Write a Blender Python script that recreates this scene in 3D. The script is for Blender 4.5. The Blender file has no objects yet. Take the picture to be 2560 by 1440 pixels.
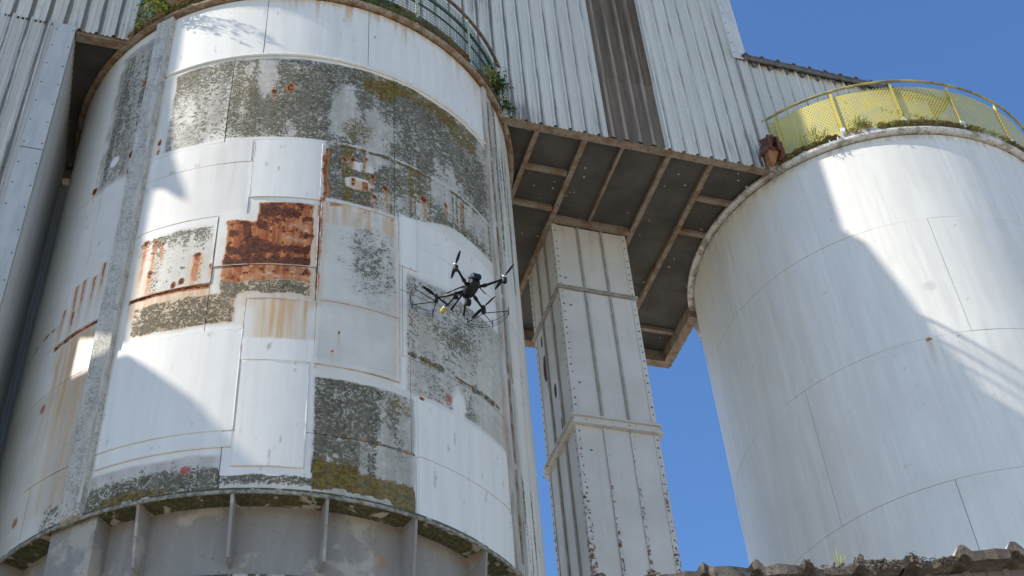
import bpy, math, random
import numpy as np
from mathutils import Matrix, Vector

S = 0.7                      # plan units to metres
RNG = np.random.default_rng(7)
random.seed(7)
scene = bpy.context.scene
COL = scene.collection

# ------------------------------------------------------------------ camera
F_PX = 3428.39
CAM = np.array([0.0, -18.8508, 0.0])
fw = np.array([0.24638197, 0.67565599, 0.69482725])
rt = np.array([0.95630017, -0.2859431, -0.06104532])
up = np.array([-0.15743542, -0.67950389, 0.71658116])
cd = bpy.data.cameras.new('camera')
cd.sensor_fit = 'HORIZONTAL'; cd.sensor_width = 36.0
cd.lens = F_PX * 36.0 / 2560.0
cd.clip_start = 0.05; cd.clip_end = 2000
cam = bpy.data.objects.new('camera', cd); COL.objects.link(cam)
cam.matrix_world = Matrix(((rt[0], up[0], -fw[0], CAM[0]*S), (rt[1], up[1], -fw[1], CAM[1]*S),
                           (rt[2], up[2], -fw[2], CAM[2]*S), (0, 0, 0, 1)))
scene.camera = cam

# ------------------------------------------------------------------ sky, sun, exposure
SUN_TAN = 0.80; SUN_K = 0.02
sun_el = math.atan(SUN_TAN)
sv = Vector((-math.cos(sun_el), SUN_K*math.cos(sun_el), math.sin(sun_el))).normalized()
w = bpy.data.worlds.new('World'); scene.world = w; w.use_nodes = True
nt = w.node_tree; nt.nodes.clear()
sky = nt.nodes.new('ShaderNodeTexSky'); sky.sky_type = 'NISHITA'; sky.sun_disc = False
sky.sun_elevation = sun_el
sky.sun_rotation = math.atan2(sv.x, sv.y)
sky.altitude = 0; sky.air_density = 1.2; sky.dust_density = 0.0; sky.ozone_density = 10.0
bg = nt.nodes.new('ShaderNodeBackground'); bg.inputs['Strength'].default_value = 0.14
wo = nt.nodes.new('ShaderNodeOutputWorld')
nt.links.new(sky.outputs[0], bg.inputs[0]); nt.links.new(bg.outputs[0], wo.inputs[0])
sl = bpy.data.lights.new('sun', 'SUN'); sl.energy = 4.0; sl.angle = math.radians(0.53); sl.color = (1.0, 0.95, 0.87)
so = bpy.data.objects.new('sun', sl); COL.objects.link(so)
so.rotation_euler = sv.to_track_quat('Z', 'Y').to_euler(); so.location = (-20, 0, 40)
scene.view_settings.view_transform = 'Standard'; scene.view_settings.look = 'None'
scene.view_settings.gamma = 1.0; scene.view_settings.use_curve_mapping = False
scene.view_settings.exposure = 0.58
scene.render.engine = 'CYCLES'
scene.cycles.max_bounces = 6; scene.cycles.diffuse_bounces = 4

# ------------------------------------------------------------------ helpers
ORI = {}; ICO = {}
def empty(name, loc, label=None, cat=None, group=None):
    o = bpy.data.objects.new(name, None); COL.objects.link(o)
    o.empty_display_size = 0.2
    o.location = (loc[0]*S, loc[1]*S, loc[2]*S); ORI[o.name] = np.array(loc, float)
    if label: o['label'] = label
    if cat: o['category'] = cat
    if group: o['group'] = group
    return o
def tag(o, label=None, cat=None, group=None, kind=None):
    if label: o['label'] = label
    if cat: o['category'] = cat
    if group: o['group'] = group
    if kind: o['kind'] = kind
    return o

class MB:
    """collects vertices and faces in plan units"""
    def __init__(self): self.v = []; self.f = []; self.n = 0; self.smooth = False
    def add(self, vs, fs):
        vs = np.asarray(vs, float); b = self.n
        self.v.append(vs); self.n += len(vs)
        self.f.extend([tuple(int(i)+b for i in f) for f in fs]); return self
    def box(self, x0, x1, y0, y1, z0, z1):
        vs = [(x, y, z) for z in (z0, z1) for y in (y0, y1) for x in (x0, x1)]
        return self.add(vs, [(0,2,3,1),(4,5,7,6),(0,1,5,4),(2,6,7,3),(0,4,6,2),(1,3,7,5)])
    def obox(self, c, ax, ay, az):
        """box from centre and three half-axis vectors"""
        c, ax, ay, az = map(np.asarray, (c, ax, ay, az))
        vs = [c+i*ax+j*ay+k*az for k in (-1,1) for j in (-1,1) for i in (-1,1)]
        return self.add(vs, [(0,2,3,1),(4,5,7,6),(0,1,5,4),(2,6,7,3),(0,4,6,2),(1,3,7,5)])
    def tube(self, pts, r, n=8, closed=False, cap=True):
        pts = np.asarray(pts, float); m = len(pts)
        rr = np.broadcast_to(np.asarray(r, float), (m,))
        vs = []
        for i in range(m):
            if closed: t = pts[(i+1) % m]-pts[i-1]
            else: t = pts[min(i+1, m-1)]-pts[max(i-1, 0)]
            t = t/(np.linalg.norm(t)+1e-12)
            a = np.cross(t, (0,0,1.0)) if abs(t[2]) < 0.9 else np.cross(t, (1.0,0,0))
            a /= np.linalg.norm(a); b = np.cross(t, a)
            for k in range(n):
                q = 2*math.pi*k/n; vs.append(pts[i]+rr[i]*(math.cos(q)*a+math.sin(q)*b))
        fs = []
        for i in range(m if closed else m-1):
            j = (i+1) % m
            for k in range(n):
                l = (k+1) % n; fs.append((i*n+k, i*n+l, j*n+l, j*n+k))
        if cap and not closed:
            fs.append(tuple(range(n))[::-1]); fs.append(tuple((m-1)*n+k for k in range(n)))
        return self.add(vs, fs)
    def lathe(self, prof, cx, cy, s0=0, s1=2*math.pi, n=96, R=1.0, close=False):
        """prof list of (radius,z); angle th: (cx+r sin, cy-r cos)"""
        full = abs((s1-s0)-2*math.pi) < 1e-6
        m = n if full else n+1
        th = s0+(s1-s0)*np.arange(m)/n
        k = len(prof); vs = []
        for t in th:
            for r, z in prof: vs.append((cx+r*math.sin(t), cy-r*math.cos(t), z))
        fs = []; kk = k if close else k-1
        for i in range(n):
            j = (i+1) % m
            for q in range(kk):
                p = (q+1) % k
                fs.append((i*k+q, j*k+q, j*k+p, i*k+p))
        if close and not full:
            fs.append(tuple(range(k))); fs.append(tuple((m-1)*k+q for q in range(k))[::-1])
        return self.add(vs, fs)
    def ico(self, c, r, sub=1, jit=0.0, scale=(1,1,1)):
        if sub not in ICO:
            import bmesh
            bm = bmesh.new(); bmesh.ops.create_icosphere(bm, subdivisions=sub, radius=1.0)
            ICO[sub] = (np.array([v.co[:] for v in bm.verts]), [[v.index for v in f.verts] for f in bm.faces]); bm.free()
        vs, fs = ICO[sub]
        if jit: vs = vs*(1+RNG.uniform(-jit, jit, (len(vs),1)))
        return self.add(np.asarray(c)+vs*r*np.asarray(scale), fs)
    def build(self, name, mat, parent=None, smooth=False, bevel=0):
        v = np.concatenate(self.v) if self.v else np.zeros((0,3))
        org = np.zeros(3)
        if parent is not None:
            root = parent
            while root.parent: root = root.parent
            org = ORI.get(root.name, np.zeros(3))
        me = bpy.data.meshes.new(name)
        me.from_pydata(((v-org)*S).tolist(), [], self.f); me.update()
        if smooth or self.smooth:
            me.polygons.foreach_set('use_smooth', [True]*len(me.polygons))
        o = bpy.data.objects.new(name, me); COL.objects.link(o)
        if mat: me.materials.append(mat)
        if parent is not None: o.parent = parent
        if bevel:
            b = o.modifiers.new('bevel', 'BEVEL'); b.width = bevel*S; b.segments = 2; b.limit_method = 'ANGLE'
        return o

# ------------------------------------------------------------------ node helpers
class NT:
    def __init__(self, name):
        self.m = bpy.data.materials.new(name); self.m.use_nodes = True
        self.t = self.m.node_tree; self.t.nodes.clear()
        self.out = self.t.nodes.new('ShaderNodeOutputMaterial')
        self.b = self.t.nodes.new('ShaderNodeBsdfPrincipled')
        self.t.links.new(self.b.outputs[0], self.out.inputs[0])
        self.b.inputs['Specular IOR Level'].default_value = 0.22
    def put(self, sock, v):
        if hasattr(v, 'is_linked') or isinstance(v, bpy.types.NodeSocket): self.t.links.new(v, sock)
        else: sock.default_value = v
    def math(self, op, a, b=0.0, c=0.0, clamp=False):
        n = self.t.nodes.new('ShaderNodeMath'); n.operation = op; n.use_clamp = clamp
        self.put(n.inputs[0], a); self.put(n.inputs[1], b); self.put(n.inputs[2], c); return n.outputs[0]
    def coord(self, scale=(1,1,1), src=None):
        if src is None:
            g = self.t.nodes.new('ShaderNodeNewGeometry'); src = g.outputs['Position']
        m = self.t.nodes.new('ShaderNodeMapping'); m.inputs['Scale'].default_value = scale
        self.t.links.new(src, m.inputs['Vector']); return m.outputs[0]
    def noise(self, vec, scale=5, detail=5, rough=0.6, dist=0.0):
        n = self.t.nodes.new('ShaderNodeTexNoise'); n.inputs['Scale'].default_value = scale
        n.inputs['Detail'].default_value = detail; n.inputs['Roughness'].default_value = rough
        n.inputs['Distortion'].default_value = dist
        self.t.links.new(vec, n.inputs['Vector']); return n.outputs['Fac']
    def voro(self, vec, scale=5, out='Distance', rnd=1.0):
        n = self.t.nodes.new('ShaderNodeTexVoronoi'); n.inputs['Scale'].default_value = scale
        n.inputs['Randomness'].default_value = rnd
        self.t.links.new(vec, n.inputs['Vector']); return n.outputs[out]
    def ramp(self, x, lo, hi, a=0.0, b=1.0, smooth=True):
        n = self.t.nodes.new('ShaderNodeMapRange'); n.interpolation_type = 'SMOOTHSTEP' if smooth else 'LINEAR'
        self.put(n.inputs[0], x); self.put(n.inputs[1], lo); self.put(n.inputs[2], hi)
        n.inputs[3].default_value = a; n.inputs[4].default_value = b; return n.outputs[0]
    def mix(self, f, a, b, mode='MIX'):
        n = self.t.nodes.new('ShaderNodeMix'); n.data_type = 'RGBA'; n.blend_type = mode; n.clamp_factor = True
        self.put(n.inputs[0], f)
        for s, v in ((n.inputs[6], a), (n.inputs[7], b)):
            if isinstance(v, (tuple, list)): s.default_value = (v[0], v[1], v[2], 1)
            else: self.t.links.new(v, s)
        return n.outputs[2]
    def attr(self, name, out='Color'):
        n = self.t.nodes.new('ShaderNodeAttribute'); n.attribute_name = name; return n.outputs[out]
    def sep(self, c):
        n = self.t.nodes.new('ShaderNodeSeparateColor'); self.t.links.new(c, n.inputs[0]); return n.outputs[:3]
    def sepx(self, c):
        n = self.t.nodes.new('ShaderNodeSeparateXYZ'); self.t.links.new(c, n.inputs[0]); return n.outputs[:3]
    def rand(self):
        n = self.t.nodes.new('ShaderNodeObjectInfo'); return n.outputs['Random']
    def color(self, c):
        s = self.b.inputs['Base Color']
        if isinstance(c, (tuple, list)): s.default_value = (c[0], c[1], c[2], 1)
        else: self.t.links.new(c, s)
    def rough(self, v): self.put(self.b.inputs['Roughness'], v)
    def metal(self, v): self.put(self.b.inputs['Metallic'], v)
    def bump(self, h, strength=0.3, dist=0.02):
        n = self.t.nodes.new('ShaderNodeBump'); n.inputs['Strength'].default_value = strength
        n.inputs['Distance'].default_value = dist
        self.t.links.new(h, n.inputs['Height']); self.t.links.new(n.outputs[0], self.b.inputs['Normal'])

def simple(name, c, rough=0.6, metal=0.0, var=0.25, scale=6.0, c2=None, bump=0.1, stretch=(1,1,1)):
    N = NT(name); v = N.coord(stretch)
    n = N.noise(v, scale, 6, 0.65)
    d = c2 or tuple(x*(1-var*1.6) for x in c)
    N.color(N.mix(N.ramp(n, 0.35, 0.68), c, d)); N.rough(rough); N.metal(metal)
    if bump: N.bump(N.noise(v, scale*5, 4), bump, 0.01)
    return N.m

# painted steel of the silos: layers of wear held as point attributes along arc length and height
def silo_material():
    N = NT('weathered_silo_paint')
    g, m, r = N.sep(N.attr('layer_a')); st = N.attr('layer_a', 'Alpha')
    fp, tone, red = N.sep(N.attr('layer_b')); wash = N.attr('layer_b', 'Alpha')
    sz = N.attr('sheet', 'Vector')
    v1 = N.coord((1,1,1), sz); vs = N.coord((14,0.55,1), sz); vs2 = N.coord((5,0.35,1), sz)
    n_f = N.noise(v1, 12.5, 4, 0.70, 0.5); n_m = N.noise(v1, 7, 6, 0.68, 0.6); n_s = N.noise(vs, 1.0, 4, 0.6)
    n_big = N.noise(v1, 1.1, 5, 0.6); n_s2 = N.noise(vs2, 1.0, 4, 0.55)
    old = N.mix(N.ramp(n_big, 0.3, 0.7), (0.62,0.58,0.49), (0.71,0.665,0.565))
    grey = N.mix(N.ramp(n_s2, 0.35, 0.65), (0.62,0.575,0.50), (0.69,0.645,0.565))
    fresh = N.mix(N.ramp(n_s2, 0.3, 0.7), (0.715,0.68,0.60), (0.775,0.74,0.655))
    c = N.mix(tone, old, grey); c = N.mix(fp, c, fresh)
    # faint vertical soiling on everything
    c = N.mix(N.math('MULTIPLY', N.ramp(n_s, 0.55, 0.8), 0.22), c, (0.42,0.41,0.37))
    # thin grey-brown wash
    wsh = N.math('MULTIPLY', wash, N.ramp(N.math('ADD', N.math('MULTIPLY', n_m, 0.5), N.math('MULTIPLY', n_s2, 0.5)), 0.28, 0.62, 0.25, 1.0))
    c = N.mix(N.math('MULTIPLY', wsh, 0.85), c, (0.26,0.225,0.165))
    # peach and ochre run-off
    sf = N.math('MULTIPLY', st, N.ramp(N.noise(vs, 0.9, 3, 0.6), 0.30, 0.62, 0.35, 1.0))
    c = N.mix(N.math('MULTIPLY', sf, 0.9), c, (0.56,0.34,0.15))
    # lichen and grime speckle
    n_c = N.noise(v1, 27, 4, 0.7); sel = N.ramp(N.noise(v1, 1.9, 3, 0.6), 0.42, 0.58)
    n_fc = N.math('ADD', N.math('MULTIPLY', n_f, sel), N.math('MULTIPLY', n_c, N.math('SUBTRACT', 1.0, sel)))
    mixn = N.math('ADD', N.math('MULTIPLY', n_fc, 0.76), N.math('MULTIPLY', n_m, 0.24))
    gv = N.math('ADD', N.math('SUBTRACT', mixn, 0.5), N.math('MULTIPLY', N.math('SUBTRACT', g, 0.5), 0.52))
    gm = N.ramp(gv, -0.02, 0.022)
    fl = N.ramp(N.noise(v1, 6.5, 4, 0.62, 2.2), 0.56, 0.60); fl2 = N.ramp(N.noise(v1, 17, 3, 0.6, 0.8), 0.57, 0.62)
    fleck = N.math('MULTIPLY', N.math('MAXIMUM', fl, fl2), N.ramp(n_big, 0.30, 0.62, 0.25, 1.0))
    gm = N.math('MULTIPLY', gm, N.math('SUBTRACT', 1.0, N.math('MULTIPLY', fleck, 0.82)))
    gcol = N.mix(N.ramp(n_f, 0.35, 0.62), (0.042,0.038,0.019), (0.125,0.108,0.060))
    gcol = N.mix(N.math('MULTIPLY', N.ramp(n_s2, 0.45, 0.65), 0.5), gcol, (0.17,0.15,0.115))
    c = N.mix(N.math('MULTIPLY', gm, 0.92), c, gcol)
    # moss
    mv = N.math('ADD', N.math('SUBTRACT', mixn, 0.5), N.math('MULTIPLY', N.math('SUBTRACT', m, 0.5), 0.55))
    mm = N.ramp(mv, -0.03, 0.07)
    c = N.mix(N.math('MULTIPLY', mm, 0.9), c, N.mix(N.ramp(n_f, 0.4, 0.6), (0.085,0.060,0.012), (0.21,0.135,0.022)))
    # rust: stain tone under scale
    rv = N.math('ADD', N.math('SUBTRACT', n_m, 0.5), N.math('MULTIPLY', N.math('SUBTRACT', r, 0.5), 0.75))
    ro = N.ramp(rv, -0.22, -0.02)
    rcol = N.mix(N.ramp(n_s, 0.35, 0.65), (0.29,0.075,0.022), (0.56,0.215,0.065))
    rcol = N.mix(N.ramp(r, 0.30, 0.60), (0.44,0.25,0.13), rcol)
    c = N.mix(N.math('MULTIPLY', ro, N.ramp(r, 0.06, 0.40)), c, rcol)
    rd = N.ramp(N.math('ADD', rv, N.math('ADD', N.math('MULTIPLY', N.math('SUBTRACT', n_f, 0.5), 0.7), N.math('MULTIPLY', N.math('SUBTRACT', n_s, 0.5), 0.5))), 0.135, 0.20)
    c = N.mix(rd, c, N.mix(N.ramp(n_f, 0.4, 0.62), (0.055,0.020,0.012), (0.16,0.048,0.020)))
    c = N.mix(N.math('MULTIPLY', red, 0.85), c, (0.42,0.10,0.065))
    N.color(c)
    rough = N.math('ADD', 0.42, N.math('MULTIPLY', N.math('MAXIMUM', gm, rd), 0.42)); N.rough(rough)
    h = N.math('ADD', N.math('MULTIPLY', gm, 0.5), N.math('ADD', N.math('MULTIPLY', rd, 0.8), N.math('MULTIPLY', n_big, 0.6)))
    N.bump(h, 0.35, 0.012)
    return N.m
M_SILO = silo_material()

# ------------------------------------------------------------------ numpy noise used to lay out wear
_T = RNG.random((256, 256))
def vn(x, y):
    x = np.asarray(x, float); y = np.asarray(y, float)
    xi = np.floor(x).astype(int); yi = np.floor(y).astype(int); fx = x-xi; fy = y-yi
    fx = fx*fx*(3-2*fx); fy = fy*fy*(3-2*fy)
    g = lambda a, b: _T[a % 256, b % 256]
    return (g(xi,yi)*(1-fx)+g(xi+1,yi)*fx)*(1-fy)+(g(xi,yi+1)*(1-fx)+g(xi+1,yi+1)*fx)*fy
def fbm(x, y, o=4):
    a = 0; k = 0.5; s = 0
    for i in range(o): a = a+k*vn(x*2**i+17.3*i, y*2**i+5.1*i); s += k; k *= 0.5
    return a/s
def ss(x, a, b):
    t = np.clip((x-a)/(b-a), 0, 1); return t*t*(3-2*t)
def rect(s, z, s0, s1, z0, z1, e=0.04, wob=0.05, f=3.0):
    ws = (fbm(s*f, z*f)-0.5)*2*wob; wz = (fbm(s*f+40, z*f+9)-0.5)*2*wob
    a = s+ws; b = z+wz
    return ss(a, s0-e, s0+e)*(1-ss(a, s1-e, s1+e))*ss(b, z0-e, z0+e)*(1-ss(b, z1-e, z1+e))
def blob(s, z, cs, cz, rs, rz, e=0.35, wob=0.25, f=6):
    d = np.hypot((s-cs)/rs, (z-cz)/rz)+(fbm(s*f+3, z*f)-0.5)*2*wob
    return 1-ss(d, 1-e, 1+e*0.4)
def run(s, z, cs, zt, zb, w, wob=0.02):
    """run-off that starts at zt and fades towards zb"""
    c = cs+(fbm(z*2.2+cs*9, z*0+cs)-0.5)*wob*2
    a = 1-ss(np.abs(s-c), w*0.35, w)
    t = np.clip((zt-z)/(zt-zb), 0, 1)
    return a*(z < zt)*(1-t**1.5)

def paint_left(s, z):
    L = {k: np.zeros_like(s) for k in ('g','m','r','st','fp','tone','red','wash')}
    mx = lambda k, v: L.__setitem__(k, np.maximum(L[k], v))
    cut = lambda k, v: L.__setitem__(k, L[k]*(1-v))
    colS = fbm(s*3.1, z*0.22+3); colF = fbm(s*9, z*0.35+8)
    # --- grimy course under the white band
    A = rect(s, z, -3.32, 3.86, 20.34, 22.79, 0.03, 0.04)
    dens = 0.54+0.55*(fbm(s*1.2+3, z*0.8)-0.5)*2+0.25*(fbm(s*5, z*.7)-.5)*2
    dens = dens+0.34*blob(s, z, -0.75, 21.6, 0.75, 1.6, 0.8, .5)+0.26*blob(s, z, 0.75, 22.2, 1.1, 0.9, 0.8, .5)+0.22*blob(s,z,2.6,21.8,1.2,1.0,.9,.4)
    dens = dens-0.40*blob(s, z, 0.15, 21.5, 0.30, 1.2, 0.6, 0.5)-0.35*blob(s, z, -1.35, 22.2, 0.25, 0.7, 0.6, 0.5)
    dens = np.where(s < -2.1, 0.47+0.22*ss(z, 21.6, 22.8)+0.2*(colF-0.5), dens)
    mx('g', A*np.clip(dens, 0, 0.98)); mx('wash', A*np.where(s < -1.9, 0.95*ss(fbm(s*2,z*1.2), .25, .5), 0.75))
    mx('m', A*1.15*(0.62*blob(s, z, 0.9, 22.4, 0.55, 0.55, 0.6)+0.55*blob(s, z, 1.9, 22.6, 0.9, 0.40, 0.6)+0.55*blob(s, z, 3.0, 22.4, 0.7, 0.7, 0.6)+0.5*blob(s, z, 0.45, 20.8, 0.5, 0.6, .6)+0.42*blob(s,z,-1.8,22.0,.3,1.0,.6)))
    mx('r', 0.8*blob(s, z, -0.92, 21.85, 0.10, 0.17)+0.85*blob(s, z, -1.22, 21.72, 0.06, 0.09)+.5*blob(s,z,-1.22,21.47,.05,.06))
    # right-hand grime, second course
    B = rect(s, z, -0.19, 3.86, 18.70, 20.34, 0.03, 0.03)
    lo = np.where(s > 1.3, 18.78+0.42*ss(s, 1.4, 2.7), 18.70)
    B = B*ss(z, lo-0.03, lo+0.05)
    mx('g', B*np.clip(0.52+0.45*(fbm(s*1.3,z*1.3)-.5)*2+0.40*rect(s,z,-.14,.62,18.74,20.15,.08,.12)+.3*blob(s,z,1.0,19.6,.5,.5,.7), 0, .97))
    mx('wash', B*0.75); mx('m', .75*rect(s,z,-.1,3.4,20.21,20.30,.02,.05)*ss(fbm(s*6+2,z*0),.40,.5))
    mx('m', B*(0.62*ss(colF,.3,.7)))
    for cs, cz, q in ((0.62,20.05,.05),(0.20,19.9,.06),(0.75,19.6,.07),(1.02,19.4,.07),(0.80,19.05,.06),(1.85,19.55,.08),(2.4,19.75,.05),(2.9,20.1,.06),(0.35,19.95,.06)):
        mx('r', 0.85*blob(s, z, cs, cz, q, q*1.3)); mx('st', 0.95*run(s, z, cs, cz, cz-0.8, q*1.4)); mx('r', .5*run(s,z,cs,cz,cz-.5,q*.8))
    wb = blob(s, z, 0.48, 19.30, 0.30, 0.20, 0.25, 0.3); cut('g', wb); cut('m', wb); cut('wash', wb)
    wb2 = blob(s, z, 0.52, 19.78, 0.30, 0.14, 0.3, 0.4); cut('g', wb2); cut('wash', wb2)
    mx('r', 0.72*rect(s, z, 0.33, 0.42, 19.20, 19.42, 0.02, 0.03)+0.72*rect(s, z, 0.55, 0.68, 19.16, 19.40, 0.02, 0.03)); mx('st', .8*rect(s,z,.3,.7,19.05,19.4,.05,.06))
    mx('r', 0.7*rect(s, z, -0.19, -0.10, 18.6, 20.1, 0.03, 0.10)); mx('r', 0.5*rect(s, z, -0.25, -0.16, 16.3, 18.75, 0.03, 0.05)); mx('st', 0.6*rect(s,z,-.34,-.12,16.0,18.7,.08,.1))
    # --- fresh white areas
    for q in ((-3.62,3.84,22.80,24.95),(-1.56,-0.20,18.52,20.34),(-1.45,-0.16,12.44,15.20),(-3.60,-1.34,12.86,15.50),(-1.60,-1.3,12.44,14.7),(1.56,3.84,12.18,14.52),(1.26,1.86,17.42,18.95)):
        mx('fp', rect(s, z, *q, 0.025, 0.035))
    mx('fp', 0.75*rect(s, z, 1.7, 3.84, 17.44, 18.85, 0.04, 0.06)); mx('fp', blob(s, z, 2.53, 14.75, 0.16, 0.42, .3, .3)); mx('fp', .6*rect(s,z,-3.6,-2.0,18.0,20.36,.03,.03))
    mx('fp', rect(s,z,-2.02,-1.5,16.9,18.3,.05,.06)*.6)
    mx('fp', 0.8*rect(s,z,1.20,1.45,14.6,18.9,.03,.02))
    mx('tone', rect(s, z, -3.6, -1.45, 18.2, 20.25, 0.02, 0.02)); cut('fp', .8*rect(s,z,-3.3,-1.62,18.3,20.1,.2,.2)*ss(fbm(s*1.4,z*.8),.35,.6))
    # drips under the rim
    cq = fbm(s*8+1.3, z*0.10); ln = ss(cq, 0.42, 0.75)*(0.35+1.1*fbm(s*2.3+4, s*0))
    mx('st', 0.95*ss(s, -2.4, -0.6)*ss(z, 24.92-ln, 24.95)*ss(cq, 0.40, 0.60)); mx('st', .8*ss(z,24.70,24.93)*ss(s,-2.2,-1)*ss(colS,.25,.5))
    mx('r', .45*ss(z, 24.82, 24.93)*ss(s,-1.6,-.6)*ss(cq,.42,.6)); mx('st', .3*ss(s,1.5,3)*ss(z,23.6,24.9)*ss(cq,.45,.6)*(z>22.9))
    # --- left mid panel with runs
    ML = rect(s, z, -3.45, -2.02, 16.5, 17.95, 0.04, 0.05)
    mx('g', ML*np.clip(0.34+0.25*ss(z,17.3,17.9)+0.22*(colF-0.5)*2, 0, 1)); mx('wash', .35*ML)
    for cs, zt, zb, wd in ((-3.33,17.92,16.2,.07),(-3.13,17.85,16.4,.05),(-2.98,17.75,16.9,.03),(-3.15,17.1,15.9,.07),(-2.30,17.28,15.85,.10),(-2.02,16.98,16.4,.035)):
        mx('r', 0.62*run(s, z, cs, zt, zb, wd)); mx('st', 0.95*run(s, z, cs, zt, zb-0.4, wd*1.9)); mx('r', .85*blob(s,z,cs,zt-.03,wd*.9,.07))
    mx('r', 0.95*blob(s, z, -2.66, 16.62, .06, .09)+0.95*blob(s, z, -2.52, 16.66, .07, .10))
    mx('r', 0.72*rect(s, z, -3.5, -2.0, 16.42, 16.53, 0.02, 0.05)); mx('st', 0.95*rect(s, z, -3.45, -2.0, 16.05, 16.5, 0.06, 0.08))
    # black growth under it
    G = rect(s, z, -3.34, -1.5, 15.58, 16.28, 0.05, 0.08); G = np.maximum(G, rect(s, z, -1.86, -0.33, 16.22, 16.60, 0.06, 0.08))
    mx('g', G*np.clip(0.72+0.35*(fbm(s*3,z*2)-.5)*2, 0, 1)); mx('st', G*.8); mx('wash', .5*G)
    cut('fp', G)
    # --- big rust field
    R = rect(s, z, -1.30, -0.33, 16.9, 18.50, 0.02, 0.04); R = np.maximum(R, rect(s, z, -1.80, -0.33, 16.9, 17.98, 0.03, 0.09)); R = np.maximum(R, rect(s,z,-1.82,-.33,16.50,16.92,.05,.06)*.8)
    ter = 0.5+0.5*np.sin((z+0.18*fbm(s*2.2,z*0.8)*3+0.10*s)*2*math.pi/0.36)
    lvl = 0.57+0.34*ter*(fbm(s*5,z*5)>0.40)*(0.5+fbm(s*12,z*1.2))+0.22*blob(s,z,-.95,18.2,.55,.35,.5)+0.35*rect(s,z,-1.8,-.35,17.18,17.38,.05,.08)+0.38*rect(s,z,-1.8,-.35,16.90,17.05,.04,.04)+.3*rect(s,z,-1.55,-1.4,17.1,18.0,.05,.1)
    lvl = lvl-0.16*blob(s,z,-.62,17.75,.28,.5,.5)
    mx('r', R*np.clip(lvl, 0, 1)); cut('g', R*(z > 16.75)); cut('fp', R); mx('st', R)
    mx('st', .6*rect(s,z,-1.85,-.25,15.9,17.6,.12,.15)*ss(colF,.3,.6)); 
    # --- ochre run-off panel below
    mx('st', rect(s, z, -1.20, -0.34, 15.18, 16.10, 0.03, 0.02)*(0.45+0.75*ss(colF,.35,.6))); cut('fp', rect(s,z,-1.20,-.30,15.2,16.3,.03,.02))
    mx('st', .5*rect(s,z,-1.5,-.25,15.9,16.3,.1,.05))
    # --- P2 / P3 soft specks
    mx('g', (0.26+.20*fbm(s*1.5,z*.7))*blob(s, z, 0.78, 17.3, 0.62, 1.3, 1.0, 0.5)*rect(s,z,-.1,1.25,16.2,18.5)+0.20*rect(s, z, -0.15, 1.25, 14.8, 18.5)); mx('wash', .55*blob(s, z, 0.8, 17.3, 0.6, 1.3, 1.0, 0.5)*rect(s,z,-.1,1.25,16.2,18.5)+.18*rect(s,z,-.15,1.25,14.8,18.5)); cut('fp', .5*rect(s,z,-.15,1.25,14.8,18.5))
    mx('st', 0.8*rect(s, z, -0.18, 1.25, 18.05, 18.66, 0.04, 0.1)*ss(colF, 0.40, 0.62)); mx('r', 0.45*rect(s, z, -0.18, 1.2, 18.5, 18.64, 0.03, 0.06)*ss(colS,.3,.6)); mx('st', .3*rect(s,z,-.19,1.26,16.05,16.2,.04,.04)+.3*rect(s,z,1.15,1.32,14.7,18.6,.06,.04))
    for cs, zt in ((0.20,15.45),(0.10,15.02)): mx('r', .95*blob(s,z,cs,zt,.022,.03)); mx('st', .9*run(s,z,cs,zt,zt-.4,.03))
    # --- speckled grey sheet behind the drone
    GR = rect(s, z, 1.44, 3.86, 14.60, 17.34, 0.03, 0.04); GR = GR*(1-blob(s,z,2.53,14.75,.16,.42,.3,.3))
    mx('g', GR*np.clip(0.46+0.28*(fbm(s*1.2,z*1.1)-.5)*2+.12*ss(z,16.6,17.3), 0, 1)*(1-.35*ss(s,2.9,3.8))); mx('wash', GR*0.7)
    mx('m', .8*GR*rect(s, z, 1.35, 3.7, 15.37, 15.45, 0.02, 0.05)*ss(fbm(s*7,z*0),.42,.52)); mx('g', .85*GR*rect(s,z,1.35,3.7,15.34,15.48,.03,.06)*ss(fbm(s*5+3,z*0),.4,.55))
    mx('m', .5*GR*rect(s,z,2.2,3.6,16.6,17.4,.2,.2)*colF*1.3); mx('red', blob(s, z, 2.30, 14.84, .07, .09, .2, .15)); mx('r', .7*blob(s,z,1.72,14.55,.06,.05))
    # --- dark square low centre
    D = rect(s, z, -0.14, 1.56, 12.20, 14.46, 0.025, 0.04)
    mx('g', D*np.clip(0.58+0.42*blob(s,z,.25,13.9,.7,.9,.9,.5)+.3*(fbm(s*6,z*1.2)-.5)*2-0.2*ss(s,.7,1.2)-0.35*blob(s,z,1.05,13.0,.16,.7,.6)+.25*(fbm(s*2,z*1.5)-.5)*2, 0, 1)); mx('wash', .9*D)
    mx('m', D*np.clip(0.95*(1-ss(z, 12.45+.0*s, 12.85+0.25*(s<.6)))+0.25*colF, 0, 1)*(1-.0*s)); mx('m', .55*D*blob(s,z,1.35,14.2,.25,.3,.6))
    fr = rect(s,z,-.3,1.2,12.10,12.27,.03,.10,5); cut('m', fr); cut('g', .85*fr)
    mx('g', .86*rect(s,z,.45,1.57,13.30,13.345,.012,.015)); mx('r', .45*rect(s,z,1.3,1.57,13.30,13.345,.012,.015)); 
    for cs in (0.42,0.70,0.93): mx('m', .86*blob(s,z,cs,13.34,.06,.065)); mx('r', .5*blob(s,z,cs,13.34,.035,.04))
    # --- bottom strip
    T = rect(s, z, -3.62, -1.47, 12.12, 12.84, 0.03, 0.05)
    mx('g', T*np.clip(0.30+0.75*(1-ss(z,12.25+.25*fbm(s*2,s*0),12.75)), 0, 1)); mx('wash', T*.6); mx('m', T*.75*(1-ss(z,12.25,12.55))*blob(s,z,-2.9,12.3,.7,.4,.6))
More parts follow.
